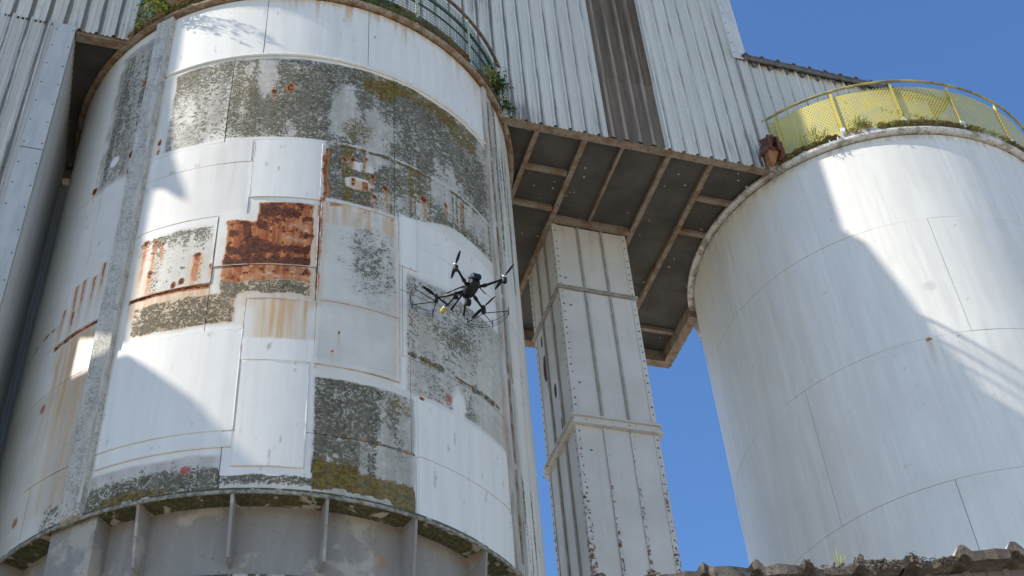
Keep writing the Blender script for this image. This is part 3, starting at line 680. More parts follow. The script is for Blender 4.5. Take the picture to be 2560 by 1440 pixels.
PROF_D = [(0,0),(.05,.07),(.14,.07),(.19,0),(.30,0),(.31,.012),(.33,.012),(.34,0)]
def wsheet(name, x0, x1, z0, z1, mat, parent, plane='front', off=0.0, prof=PROF, pitch=P_W, ph=14.0, ztop=None):
    p = corr(x0, x1, z0, z1, prof, pitch, ph); vs = []; n = len(p)
    for zi in (0, 1):
        for x, d in p:
            zz = z0 if zi == 0 else (z1 if ztop is None else ztop(x))
            if plane == 'front': vs.append((x, off-d, zz))
            elif plane == 'back': vs.append((x, off+d, zz))
            elif plane == 'right': vs.append((off+d, x, zz))
            else: vs.append((off-d, x, zz))
    m = MB(); m.add(vs, [(i, i+1, n+i+1, n+i) for i in range(n-1)])
    # folded lower edge gives the sheet a thickness
    vs2 = []
    for x, d in p:
        if plane == 'front': vs2.append((x, off-d+.012, z0))
        elif plane == 'back': vs2.append((x, off+d-.012, z0))
        elif plane == 'right': vs2.append((off+d-.012, x, z0))
        else: vs2.append((off-d+.012, x, z0))
    m.add([v for v in vs[:n]]+vs2, [(i, n+i, n+i+1, i+1) for i in range(n-1)])
    return m.build(name, mat, parent)
ZTOP = 42.0
SW = 3*P_W
def rows(x0, x1, zlo, zhi, mat, lapz=None, name='wall_sheet', **kw):
    x = x0; i = 0
    while x < x1-.02:
        e = min(x+SW, x1); zz = [zlo]+(lapz or [])+[zhi]
        for j in range(len(zz)-1):
            wsheet(name, x+.002, e+.02, zz[j]-(.06 if j else 0), zz[j+1]+random.uniform(-.01,.01), mat, hh, off=-.004*(i % 2)-.012*j, **kw)
        x = e; i += 1
# right of the left silo, up to the rooflight strip
rows(14.0-8*SW, 9.62, 24.96, ZTOP, M_WALL, [33.2])
for j, (z0, z1) in enumerate(((24.93,27.42),(27.36,31.5),(31.45,ZTOP))):
    for i, (a, b) in enumerate(((9.62,10.31),(10.31,11.02))):
        o = wsheet('rooflight_sheet', a, b+.02, z0, z1, M_DARKSHEET, hh, off=-.006-.010*j-.004*i, prof=PROF_D, pitch=.345, ph=9.62)
rows(11.02, 13.66, 24.94, ZTOP, M_WALL, [33.2])
rows(-7.4, 14.0-8*SW, 25.06, ZTOP, M_WALL, [33.2])
rows(13.66, 14.02, 24.92, 29.42, M_WALL)
# flat corner flashing of the tower
m = MB(); m.box(13.64, 14.05, -.075, -.055, 29.38, ZTOP); m.box(14.03, 14.05, -.055, .35, 29.70, ZTOP); m.build('corner_flashing', M_FLASH, hh)
# tower right flank, rear and top
for i, y in enumerate(np.arange(.1, 7.3, SW)): wsheet('flank_sheet', y, min(y+SW, 7.3), 24.80, ZTOP if True else 29, M_SIDE, hh, plane='right', off=14.0+.004*(i%2), ph=0)
for i, x in enumerate(np.arange(-7.4, 14.0, SW)): wsheet('rear_sheet', x, min(x+SW, 14.0)+.01, 24.82, ZTOP, M_SIDE, hh, plane='back', off=7.33+.004*(i%2))
m = MB(); m.box(-7.6, 14.2, -.2, 7.6, ZTOP, ZTOP+.25); m.build('tower_roof', M_ROOF, hh)
# lean-to on the right with its eave
for i, x in enumerate(np.arange(14.05, 19.44, SW)):
    wsheet('wall_sheet', x, min(x+SW, 19.46)+.01, 25.30, 29.42, M_WALL, hh, off=.03-.004*(i%2))
for i, y in enumerate(np.arange(.05, 3.0, SW)): wsheet('flank_sheet', y, min(y+SW, 3.2), 25.30, 29.42, M_SIDE, hh, plane='right', off=19.46, ph=0)
PR_R = [(0,0),(.05,.09),(.10,.09),(.15,0),(.30,0),(.31,.012),(.33,.012),(.34,0)]
def roofsheet(x0, x1, name='roof_sheet'):
    p = corr(x0, x1, 0, 0, PR_R, .47, 13.93); n = len(p); vs = []
    for y, z in ((-.16,29.50),(3.4,29.80)):
        for x, d in p: vs.append((x, y, z+d))
        for x, d in p: vs.append((x, y, z+d-.05))
    m = MB(); f = []
    for i in range(n-1):
        f += [(i,i+1,2*n+i+1,2*n+i), (n+i,3*n+i,3*n+i+1,n+i+1), (i,n+i,n+i+1,i+1)]
    m.add(vs, f); return m.build(name, M_ROOF, hh)
for k in range(5): roofsheet(13.90+k*1.27, 13.90+(k+1)*1.27)
m = MB(); m.box(13.95, 20.0, -.145, -.105, 29.32, 29.49); m.build('eave_board', M_ROOF, hh)
# foam filler under the eave, one block per rib
for k in range(11):
    x = 14.2+k*.47
    if x < 19.4: m = MB(); m.box(x, x+.10, -.06, .0, 29.22, 29.42); m.build('filler_block', M_ROOF, hh)
# screws
m = MB()
for z in np.arange(25.35, 33, 1.35):
    for x in np.arange(14.0-22*P_W, 14.0, P_W):
        if 9.6 < x < 11.0: continue
        zz = z+random.uniform(-.05,.05); 
        if x < 9.6 or x > 11: m.ico((x+.052, -.058, zz), .022, 1, .1, (1,.5,1))
for x in np.arange(14.05, 19.3, P_W):
    for z in (26.6, 28.0): m.ico((x+.052, -.03, z+random.uniform(-.04,.04)), .02, 1, .1, (1,.5,1))
for z in np.arange(29.6, 33, .45): m.ico((13.70, -.08, z), .02, 1, .1, (1,.5,1))
tag(m.build('screw_row', M_SCREW, hh), kind='stuff')

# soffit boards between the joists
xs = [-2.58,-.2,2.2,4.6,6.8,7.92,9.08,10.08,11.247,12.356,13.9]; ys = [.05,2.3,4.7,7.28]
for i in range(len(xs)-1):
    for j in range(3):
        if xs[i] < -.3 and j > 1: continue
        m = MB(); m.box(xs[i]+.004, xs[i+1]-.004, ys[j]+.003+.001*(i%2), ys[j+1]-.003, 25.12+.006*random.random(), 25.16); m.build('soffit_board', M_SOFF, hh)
def beam(name, x0, x1, y0, y1, z0, z1, mat=None, flange=0):
    m = MB(); m.box(x0, x1, y0, y1, z0, z1)
    if flange:
        if x1-x0 > y1-y0: m.box(x0+.001, x1-.001, y0-flange, y1+flange, z0-.02, z0)
        else: m.box(x0-flange, x1+flange, y0+.001, y1-.001, z0-.02, z0)
    return m.build(name, mat or M_JOIST, hh, bevel=.006)
beam('edge_beam', 6.0, 13.96, .03, .22, 24.99, 25.115, flange=.02)
beam('edge_beam', -2.56, 0.0, .03, .22, 24.99, 25.115, flange=.02)
beam('edge_beam', -2.56, 0.2, 4.10, 4.30, 24.80, 25.115)
for x, wd in ((7.92,.048),(9.11,.052),(11.247,.052),(12.356,.052)): beam('joist', x-wd, x+wd, .245, 7.02, 24.985, 25.115, flange=.012)
beam('joist', 10.045, 10.115, .245, 2.77, 25.0, 25.115)
beam('joist', 13.80, 13.96, .245, 4.9, 24.99, 25.115)
beam('joist', 13.76, 13.96, 5.15, 7.02, 24.72, 25.115, flange=.03)
beam('edge_beam', 6.5, 13.98, 7.05, 7.28, 24.74, 25.115, flange=.02)
beam('trimmer_beam', 9.18, 11.18, 2.79, 2.93, 24.94, 25.115)
for y in (1.38, 2.55, 6.2):
    beam('noggin', 7.985, 9.035, y-.06, y+.06, 24.995, 25.115)
    beam('noggin', 12.43, 13.70, y-.06, y+.06, 24.995, 25.115)
beam('noggin', 11.32, 12.28, 6.2-.06, 6.26, 24.995, 25.115)

# left leg of the building, reaching down to the yard
rowsx = -2.98
for i, x in enumerate(np.arange(-2.98-5*SW, -2.99, SW)):
    for j, (z0, z1) in enumerate(((G_Z,10),(9.9,18.0),(17.94,25.14))):
        wsheet('leg_sheet', x, x+SW+.015, z0, z1, M_LEG, hh, off=-.02-.004*(i%2)+.008*j, ph=14.09)
for z0, z1 in ((G_Z,8),(7.96,14.5),(14.46,20.98),(20.96,25.08)):
    m = MB(); m.box(-3.0, -2.575, -.085, -.068, z0, z1); m.box(-2.59, -2.575, -.068, .18, z0, z1); m.build('corner_flashing', M_FLASHL, hh)
m = MB()
for z in np.arange(10, 25, .62):
    for x in (-2.95, -2.62): m.ico((x, -.088, z+random.uniform(-.05,.05)), .018, 1, .1, (1,.5,1))
for z in np.arange(17.9, 25, 1.2):
    for k in range(1, 8): m.ico((14.0-47*P_W-k*P_W+.1, -.075, z+random.uniform(-.05,.05)), .02, 1, .1, (1,.5,1))
tag(m.build('screw_row', M_SCREW, hh), kind='stuff')
for i, y in enumerate(np.arange(.16, 4.1, SW)): wsheet('leg_side_sheet', y, min(y+SW, 4.12), G_Z, 25.08, M_SIDE, hh, plane='right', off=-2.585+.004*(i%2), ph=0, prof=[(0,0),(.02,.02),(.05,.02),(.07,0)], pitch=.18)
for i, x in enumerate((-2.58,-1.9,-1.2)): wsheet('leg_back_sheet', x, x+.7, G_Z, 24.45, M_BLUE, hh, off=4.10-.004*i, prof=[(0,0),(.02,.025),(.05,.025),(.07,0)], pitch=.12)

# unseen casters added out of frame, profiled along the sun to shade the silos
def prism_x(name, prof, x0, x1, mat):
    k = len(prof); vs = [(x, y, z) for x in (x0, x1) for y, z in prof]
    m = MB(); m.add(vs, [tuple(range(k)), tuple(range(k, 2*k))[::-1]]+[(i, k+i, k+(i+1)%k, (i+1)%k) for i in range(k)]); return m.build(name, mat, hh)
XH = 1.7
def pr(y, z, x=5.0): return (y+SUN_K*(15.5-XH), z+SUN_TAN*(x-XH))
prism_x('spout_shadow_caster', [(.3,25.22),(-1.40,25.22),(-1.46,26.9),pr(-1.72,25.3),pr(-1.67,25.5),pr(-1.6,26.1),pr(-1.52,26.57),pr(-1.36,27.37),pr(-1.23,28.39),pr(-.99,29.75),pr(-.73,30.1),pr(-.73,38),pr(0.3,38)], XH-.12, XH+.0, M_SIDE)  # added out of view; outline set so its shadow edges the white silo
XA = -13.0
prism_x('gable_shadow_caster', [(1,G_Z),(1,24.2),(-.28,24.97),(-.85,25.42),(-1.5,24.99),(-1.68,24.66),(-1.79,24.45),(-2.6,23.5),(-3.6,22.3),(-3.6,G_Z)], XA-6, XA, M_SIDE)  # added, unseen; gable line set by the patched silo's lower shadow edge
prism_x('notched_shadow_caster', [(1,25.95),(-.79,25.85),(-.79,29.65),(-.9,29.74),(-1.19,29.52),(-.97,30.5),(-.85,31.5),(-.80,32.3),(-.80,34.75),(-.30,34.8),(-.30,44),(1,44)], XA-.3, XA, M_SIDE)  # added, unseen slab, notched to throw the pointed shadow beside the pilaster

m = MB(); m.box(XA-.3, -7.41, .06, 7.2, G_Z, 44); m.build('west_wing', M_SIDE, hh)

# ================================================================== square duct tower
duct = empty('square_duct_tower', (10.13, 3.93, G_Z), 'tall square cream panelled duct tower between the two silos', 'duct tower')
X0, X1, Y0, Y1 = 9.168, 11.087, 2.972, 4.888
secs = [(G_Z,8.0),(8.0,18.56),(18.80,22.70),(22.80,24.96)]
for z0, z1 in secs:
    mt = M_COL
    xs3 = np.linspace(X0+.02, X1-.02, 4); ys3 = np.linspace(Y0+.02, Y1-.02, 4)
    for i in range(3):
        m = MB(); m.box(xs3[i]+.004, xs3[i+1]-.004, Y0+random.uniform(-.004,.004), Y0+.03, z0, z1); m.build('panel', mt, duct, bevel=.008)
        m = MB(); m.box(X0+random.uniform(-.004,.004), X0+.03, ys3[i]+.034, ys3[i+1]-.004+(.0 if i<2 else 0), z0, z1); m.build('panel', mt, duct, bevel=.008)
        m = MB(); m.box(X1-.03, X1, ys3[i]+.034, ys3[i+1]-.004, z0, z1); m.build('panel', mt, duct)
        m = MB(); m.box(xs3[i]+.004, xs3[i+1]-.004, Y1-.03, Y1, z0, z1); m.build('panel', mt, duct)
    low = z1 < 19
    for i in (1, 2):
        m = MB(); m.box(xs3[i]-.030, xs3[i]+.030, Y0-.045, Y0-.006, z0+.02, z1-.02); m.build('rib', M_COLR if low else M_COLRIB, duct, bevel=.008)
        m = MB(); m.box(X0-.045, X0-.006, ys3[i]-.030, ys3[i]+.030, z0+.02, z1-.02); m.build('rib', M_COLRIB, duct, bevel=.008)
    for (xa, xb, ya, yb) in ((X0-.02,X0+.10,Y0-.018,Y0-.006),(X1-.10,X1+.02,Y0-.018,Y0-.006),(X0-.018,X0-.006,Y0-.004,Y0+.11),(X0-.018,X0-.006,Y1-.11,Y1+.02)):
        m = MB(); m.box(xa, xb, ya, yb, z0+.01, z1-.01); m.build('corner_strip', M_COLR if low else M_COL, duct)
def ring(zc, h, p, mat):
    m = MB()
    for k, (za, zb, q_) in enumerate(((zc-h/2, zc-h/2+.035, p), (zc+h/2-.035, zc+h/2, p), (zc-h/2+.035, zc+h/2-.035, p*.45))):
        m.box(X0-q_, X1+q_, Y0-q_, Y0+.02, za, zb); m.box(X0-q_, X0+.02, Y0+.02, Y1+q_, za, zb); m.box(X1-.02, X1+q_, Y0+.02, Y1+q_, za, zb); m.box(X0+.02, X1-.02, Y1-.02, Y1+q_, za, zb)
    return m.build('flange_ring', mat, duct)
ring(18.68, .24, .11, M_COLR); ring(22.75, .09, .07, M_COLRIB)
m = MB()
for z in np.arange(9.0, 24.9, .235):
    if 18.5 < z < 18.85: continue
    for x in (X0+.05, X1-.04):
        if random.random() < .93: m.ico((x+random.uniform(-.008,.008), Y0-.022, z+random.uniform(-.035,.035)), random.uniform(.018,.027), 1, .1, (1,.6,1))
    m.ico((X0-.022, Y1-.05, z), .024, 1, 0, (.6,1,1)); m.ico((X0-.022, Y0+.06, z), .02, 1, 0, (.6,1,1))
tag(m.build('bolt_row', simple('bolt_heads', (0.16,0.15,0.14), .6, .3, .3, 20, (0.12,0.06,0.03)), duct, True), kind='stuff')
m = MB(); Mteal = simple('teal_marks', (0.03,0.28,0.24), .6, 0, .2)
for x, z in ((9.45,17.9),(9.38,19.8),(9.40,22.2),(9.52,14.6),(9.35,23.1)): m.ico((x, Y0-.005, z), .035, 2, .15, (1,.15,.8))
m.build('paint_marks', Mteal, duct)
m = MB(); Mflake = simple('bare_brown_patch', (0.10,0.06,0.045), .8, 0, .3, 9)
for y, z, a, b in ((4.45,21.4,.13,.45),(3.95,20.3,.08,.22),(4.35,20.9,.05,.3),(4.25,19.5,.06,.35),(3.75,19.2,.05,.2),(4.5,22.3,.06,.2),(3.6,22.0,.04,.14)): m.ico((X0-.002, y, z), 1, 2, .12, (.006,a,b))
m.build('bare_patches', Mflake, duct)

# ================================================================== railings
def pol(cx, cy, r, s_, R): t = s_/R; return np.array([cx+r*math.sin(t), cy-r*math.cos(t)])
def arc(cx, cy, r, R, s0, s1, z, n=60): return [(*pol(cx, cy, r, q_, R), z) for q_ in np.linspace(s0, s1, n)]
gr = empty('green_guard_rail', (LCX, LCY, 25.3), 'flaking green curved guard rail with wire mesh above the patched silo', 'railing')
RG = LR+.10; SG0, SG1 = -5.0, 4.95
for sp in (-4.95,-3.2,-1.5,.12,1.72,3.33,4.9):
    p = pol(LCX, LCY, RG, sp, LR); m = MB(); t = sp/LR; tn = np.array([math.cos(t), math.sin(t), 0]); d = np.array([math.sin(t), -math.cos(t), 0])
    m.obox((p[0], p[1], 25.92), tn*.035, d*.008, (0,0,.90)); m.obox(np.array((p[0], p[1], 25.92))+tn*.028-d*.03, tn*.007, d*.03, (0,0,.90)); m.build('post', M_GREENPALE, gr)
for z, r_, mt in ((25.98,.022,M_GREEN),(26.42,.035,M_GREEN)):
    m = MB(); m.tube(arc(LCX, LCY, RG-.04, LR, SG0, SG1, z), r_, 8); m.build('rail', mt, gr, True)
m = MB(); m.tube(arc(LCX, LCY, RG+.02, LR, SG0, SG1, 26.86), .042, 8); m.build('top_rail', M_RAILBR, gr, True)
m = MB(); m.lathe([(RG-.06,25.28),(RG-.045,25.28),(RG-.045,25.50),(RG-.06,25.50)], LCX, LCY, SG0/LR, SG1/LR, 60, close=True); m.build('kick_plate', M_GREEN, gr)
m = MB()
for z in np.arange(25.56, 26.84, .105): m.tube(arc(LCX, LCY, RG-.075, LR, SG0, SG1, z, 50), .0065, 4)
for q_ in np.arange(SG0, SG1, .105):
    a = pol(LCX, LCY, RG-.08, q_, LR); m.tube([(a[0],a[1],25.5),(a[0],a[1],26.85)], .0065, 4)
tag(m.build('wire_mesh', simple('dark_wire', (0.13,0.15,0.14), .6, .3, .2), gr), kind='stuff')

yr = empty('yellow_guard_rail', (RCX, RCY, 25.3), 'yellow curved guard rail with diamond mesh on top of the white silo', 'railing')
RY = RR+.12; SY0, SY1 = -5.55, 8.0
posts = [-5.5,-4.42,-2.98,-1.54,-.08,1.42,2.9,4.4,5.9,7.4]
for sp in posts:
    p = pol(RCX, RCY, RY, sp, RR); t = sp/RR; tn = np.array([math.cos(t), math.sin(t), 0]); d = np.array([math.sin(t), -math.cos(t), 0]); c0 = np.array((p[0], p[1], 26.06))
    m = MB(); m.obox(c0, tn*.030, d*.006, (0,0,.74)); m.obox(c0+tn*.024-d*.03, tn*.006, d*.03, (0,0,.74)); o = m.build('post', M_YEL, yr)
    m = MB(); m.obox((*(p+d[:2]*.012), 25.30), tn*.055, d*.02, (0,0,.11)); m.build('bracket', M_WHITE, o)
m = MB(); m.tube(arc(RCX, RCY, RY+.02, RR, SY0, SY1, 26.84, 90), .034, 8); m.build('top_rail', M_YELOLD, yr, True)
m = MB(); zb, zt = 25.36, 26.70; hgt = zt-zb; st = .078
def ribbon(mb, q0, z0, q1, z1, n=7, wd=.0185):
    vs = []; 
    for t in np.linspace(0, 1, n):
        q_ = q0+(q1-q0)*t; z = z0+(z1-z0)*t
        for k in (-1, 1):
            a = pol(RCX, RCY, RY-.05+.004*k*0, q_+k*wd*.7, RR); vs.append((a[0], a[1], z-k*wd*.7*np.sign(q1-q0)))
    fs = [(2*i, 2*i+1, 2*i+3, 2*i+2) for i in range(n-1)]; mb.add(vs, fs)
for q_ in np.arange(SY0, SY1-hgt*.6, st):
    ribbon(m, q_, zb, q_+hgt*.6, zt); ribbon(m, q_+hgt*.6, zb, q_, zt)
tag(m.build('diamond_mesh', M_YELMESH, yr), kind='stuff')
m = MB(); m.lathe([(RY-.07,25.262),(RY-.05,25.262),(RY-.05,25.42),(RY-.07,25.42)], RCX, RCY, SY0/RR, SY1/RR, 80, close=True); m.build('kick_plate', M_YEL, yr)
for sp in (-3.35,-3.15):
    a = pol(RCX, RCY, RR+.14, sp, RR); m = MB(); m.tube([(a[0],a[1],25.05),(a[0]+.01,a[1],25.28)], .018, 6); m.build('strut', M_WHITE, yr)
a = pol(RCX, RCY, RR+.12, -5.62, RR); m = MB(); m.obox((a[0],a[1],25.12), (.03,.03,0), (.02,-.02,0), (0,0,.13)); m.build('end_bracket', M_WHITE, yr)

# plant on the deck of the white silo, seen through the mesh
pv = empty('rooftop_housing', (16.7, -.6, 25.3), 'pale low ventilation housing behind the yellow mesh', 'housing')
M_PALE = simple('pale_yellowed_sheet', (0.62,0.58,0.42), .6, 0, .12, 3)
m = MB(); m.box(15.9, 17.7, -.75, -.05, 25.28, 26.05); m.build('case', M_PALE, pv, bevel=.03)
m = MB(); m.add([(15.8,-.85,26.05),(17.8,-.85,26.05),(17.8,0,26.3),(15.8,0,26.3),(15.8,-.85,26.10),(17.8,-.85,26.10),(17.8,0,26.35),(15.8,0,26.35)], [(3,2,1,0),(4,5,6,7),(0,1,5,4),(1,2,6,5),(2,3,7,6),(3,0,4,7)]); m.build('cover', M_ROOF, pv)
m = MB(); m.tube([(16.0,-1.1,25.45),(17.9,-1.1,25.45)], .16, 14); m.build('pipe', M_YEL, pv, True)

# rusty hopper on the corner between tower and white silo
rb = empty('rusty_hopper', (13.72, -.35, 24.9), 'small rusty steel hopper bolted at the tower corner by the yellow railing', 'hopper')
def frustum(name, c0, a0, b0, c1, a1, b1, mat, parent):
    vs = []
    for c_, a_, b_ in ((c0,a0,b0),(c1,a1,b1)):
        for i, j in ((-1,-1),(1,-1),(1,1),(-1,1)): vs.append((c_[0]+i*a_, c_[1]+j*b_, c_[2]))
    m = MB(); m.add(vs, [(0,3,2,1),(4,5,6,7),(0,1,5,4),(1,2,6,5),(2,3,7,6),(3,0,4,7)]); return m.build(name, mat, parent, bevel=.008)
m = MB(); ca, sa = math.cos(.6), math.sin(.6)
for a_, b_, wx, wy in ((-.17,0,.012,.16),(.17,0,.012,.16),(0,.16,.17,.012)):
    ce = np.array([13.73+a_*ca-b_*sa, -.36+a_*sa+b_*ca, 25.30]); m.obox(ce, np.array([ca,sa,.08])*wx, np.array([-sa,ca,.12])*wy, np.array([.03,-.05,.21]))
m.obox((13.72,-.35,25.10), np.array([ca,sa,0])*.17, np.array([-sa,ca,0])*.16, np.array([0,0,.012])); m.build('body', M_RUST, rb)
frustum('neck', (13.66,-.33,24.72), .085, .085, (13.71,-.35,25.09), .13, .13, simple('orange_rust', (0.36,0.17,0.07), .85, 0, .3, 10), rb)
m = MB(); m.obox((13.75,-.38,25.53), np.array([ca,sa,.10])*.20, np.array([-sa,ca,.15])*.19, np.array([0,0,.014])); m.build('lid', M_RUST, rb)
m = MB(); m.obox((13.99,-.37,25.28), (.05,0,0), (0,.10,0), (0,0,.24)); m.obox((13.60,-.57,25.3), (.03,0,0), (0,.03,0), (0,0,.22)); m.obox((13.84,-.57,25.3), (.03,0,0), (0,.03,0), (0,0,.22)); m.build('angle_frame', simple('red_oxide', (0.20,0.07,0.05), .8, 0, .3, 12), rb)
m = MB(); m.tube([(13.50,-.30,25.3),(13.44,-.25,24.95),(13.5,-.2,24.75)], .03, 6); m.build('brace', M_RUST, rb)

# ================================================================== plants
def leaf_mat(name, c1, c2):
    N = NT(name); v = N.coord(); N.color(N.mix(N.ramp(N.noise(v, 14, 3), .35, .65), c1, c2)); N.rough(.6)
    try: N.b.inputs['Subsurface Weight'].default_value = 0.0
    except Exception: pass
    return N.m
M_LEAF = leaf_mat('green_leaf', (0.15,0.21,0.03), (0.32,0.33,0.07))
M_LEAFD = leaf_mat('dark_ivy_leaf', (0.025,0.06,0.015), (0.07,0.12,0.025))
M_LEAFR = leaf_mat('reddish_leaf', (0.22,0.09,0.05), (0.28,0.17,0.08))
M_STRAW = leaf_mat('dry_stem', (0.40,0.27,0.12), (0.26,0.17,0.08))
M_GRASS = leaf_mat('grass_blade', (0.19,0.22,0.04), (0.38,0.35,0.11))
def leaves(mb, pts, size, droop=.4):
    for p in pts:
        a = RNG.normal(size=3); a[2] -= droop; a /= np.linalg.norm(a); b = np.cross(a, RNG.normal(size=3)); b /= np.linalg.norm(b)
        s_ = size*RNG.uniform(.6,1.3); p = np.asarray(p)
        mb.add([p, p+a*s_*.5+b*s_*.32, p+a*s_, p+a*s_*.5-b*s_*.32], [(0,1,2,3)])
def shrub(name, label, base, ext, n, leaf, lmat, stems=7, hang=0.0, group=None, cat='plant'):
    base = np.asarray(base, float); o = empty(name, base, label, cat, group); m = MB(); pts = []
    for k in range(stems):
        tip = base+np.array([RNG.uniform(-1,1)*ext[0], RNG.uniform(-1,1)*ext[1], ext[2]*RNG.uniform(.5,1)])
        mid = (base+tip)/2+RNG.normal(size=3)*.06+np.array([0,0,hang])
        cu = [base+RNG.normal(size=3)*np.array([ext[0]*.4,.04,.0]), mid, tip]; m.tube(cu, [.012,.009,.004], 5)
        for t in RNG.random(n//stems):
            q_ = cu[0]*(1-t)**2+2*cu[1]*t*(1-t)+cu[2]*t*t; pts.append(q_+RNG.normal(size=3)*leaf*1.3)
    m.build('stems', M_STRAW, o); f = MB(); leaves(f, pts, leaf); f.build('foliage', lmat, o); return o
P2 = lambda cx, cy, R, r, s_, z: (*pol(cx, cy, r, s_, R), z)
shrub('leafy_weed', 'bushy yellow-green weed rooted on the left of the patched silo rim', P2(LCX,LCY,LR,LR+.16,-3.85,25.22), (.48,.34,.42), 900, .085, M_LEAF, 14, .1)
shrub('leafy_weed', 'pale weed trailing lowest on the left end of the patched silo rim', P2(LCX,LCY,LR,LR+.12,-4.45,25.1), (.22,.2,.40), 220, .07, M_LEAF, 8, .05)
shrub('reddish_weed', 'small reddish weed right of the yellow-green one on the silo rim', P2(LCX,LCY,LR,LR+.1,-3.30,25.2), (.30,.2,.25), 160, .06, M_LEAFR, 7)
shrub('ivy_clump', 'dark green ivy clump hanging at the right end of the green railing', P2(LCX,LCY,LR,LR+.10,4.65,25.75), (.28,.28,.45), 800, .075, M_LEAFD, 14, .05)
shrub('ivy_clump', 'ivy trailing lowest over the silo edge against the corrugated wall', P2(LCX,LCY,LR,LR+.14,5.0,25.45), (.25,.25,-.45), 600, .08, M_LEAFD, 10)
shrub('ivy_sprig', 'bright ivy sprig on the green kick plate beside the pale post', P2(LCX,LCY,LR,LR+.12,4.1,25.5), (.25,.2,.30), 220, .07, M_LEAF, 7)
# dead hanging straw under the left weeds
m = MB()
for k in range(70):
    p = np.array(P2(LCX,LCY,LR,LR+.16,RNG.choice([-4.25,-3.95,-4.75])+RNG.normal()*.07,25.2)); m.tube([p, p+RNG.normal(size=3)*.05+np.array([0,-.02,-.10]), p+RNG.normal(size=3)*.07+np.array([0,-.02,-.28*RNG.uniform(.5,1.1)])], [.008,.007,.003], 4)
tag(m.build('hanging_straw', M_STRAW), 'dry straw hanging over the left end of the patched silo rim', 'straw', kind='stuff')
def tuft(label, base, n, h, spread, mat=M_GRASS, name='grass_tuft'):
    m = MB(); base = np.asarray(base, float)
    for k in range(n):
        p = base+np.array([RNG.normal()*spread[0], RNG.normal()*spread[1], 0]); d = RNG.normal(size=3)*.35; d[2] = 1; hh_ = h*RNG.uniform(.5,1.2); sd = np.array([d[1],-d[0],.1]); sd = sd/np.linalg.norm(sd)*.012
        m.add([p-sd, p+sd, p+d*hh_*.6+sd*.7, p+d*hh_*.6-sd*.7, p+d*hh_+RNG.normal(size=3)*.05], [(0,1,2,3),(3,2,4)])
    o = empty(name, base, label, 'grass', 'grass tufts on the white silo rim'); tag(m.build('blades', mat, o), kind='stuff'); return o
tuft('grass tuft right of the third yellow post on the white silo', P2(RCX,RCY,RR,RR+.16,-2.55,25.28), 130, .22, (.20,.10))
tuft('grass tuft left of the third yellow post on the white silo', P2(RCX,RCY,RR,RR+.16,-3.62,25.22), 150, .22, (.22,.14))
tuft('small grass tuft at the foot of the rusty hopper', P2(RCX,RCY,RR,RR+.14,-4.95,25.15), 90, .18, (.12,.12))
tuft('short grass along the middle of the white silo rim', P2(RCX,RCY,RR,RR+.16,-1.0,25.27), 150, .10, (.6,.05))
# moss cushions on the two rims
def moss(name, label, cx, cy, R, rr, s0, s1, z, n, mats, rad, dens):
    o = empty(name, (cx, cy, z), label, 'moss'); 
    for k, mt in enumerate(mats):
        m = MB()
        for i in range(n):
            s_ = RNG.uniform(s0, s1)
            if fbm(np.array([s_*1.7+k*7]), np.array([3.3+k]))[0] < dens: continue
            q_ = rad*RNG.uniform(.5,1.3); m.ico(P2(cx,cy,R,rr+RNG.uniform(-.03,.03),s_,z+RNG.uniform(-.06,.05)), q_, 1, .3, (1.3,1.1,.8))
        tag(m.build('moss_cushions', mt, o, False), kind='stuff')
moss('rim_moss', 'dark moss and dirt band along the patched silo top under the green kick plate', LCX, LCY, LR, LR+.06, -5.2, 5.4, 25.20, 1100, [M_MOSS, simple('dark_dirt', (0.055,0.05,0.035), .95, 0, .3, 12, (0.11,0.075,0.04), .5), M_LEAFD, M_RUST], .055, .38)
moss('rim_moss', 'brown and green moss fringe along the white silo rim', RCX, RCY, RR, RR+.10, -5.3, 7.5, 25.22, 900, [M_MOSS, M_MOSSG], .06, .42)

# ================================================================== near shed roof, lower right
ed = np.array([.948, -.318, 0]); ed /= np.linalg.norm(ed); nv = np.array([ed[1], -ed[0], 0]); nv = -nv if nv[1] > 0 else nv   # towards the camera side
E0 = np.array([4.38, -9.70, 6.228]); PS = .441
shed = empty('near_shed', (6.5, -8.5, G_Z), 'near shed whose mossy ribbed roof edge crosses the lower right corner', 'shed')
def mat_mossroof():
    N = NT('mossy_roof_sheet'); v = N.coord(); f = N.noise(v, 22, 6, .75); a = N.noise(v, 4, 5, .65)
    c = N.mix(N.ramp(a, .4, .6), (0.13,0.105,0.08), (0.20,0.17,0.135)); c = N.mix(N.ramp(f, .52, .64), c, (0.055,0.048,0.038))
    N.color(c); N.rough(.95); N.bump(f, .8, .03); return N.m
M_MROOF = mat_mossroof(); M_ROOFTOP = simple('pale_roof_top', (0.42,0.40,0.37), .8, 0, .2, 6)
sl_ = math.tan(math.radians(12))
PRS = [(0,0),(.045,.068),(.070,.075),(.095,.068),(.145,0),(.25,.010),(.34,.0)]
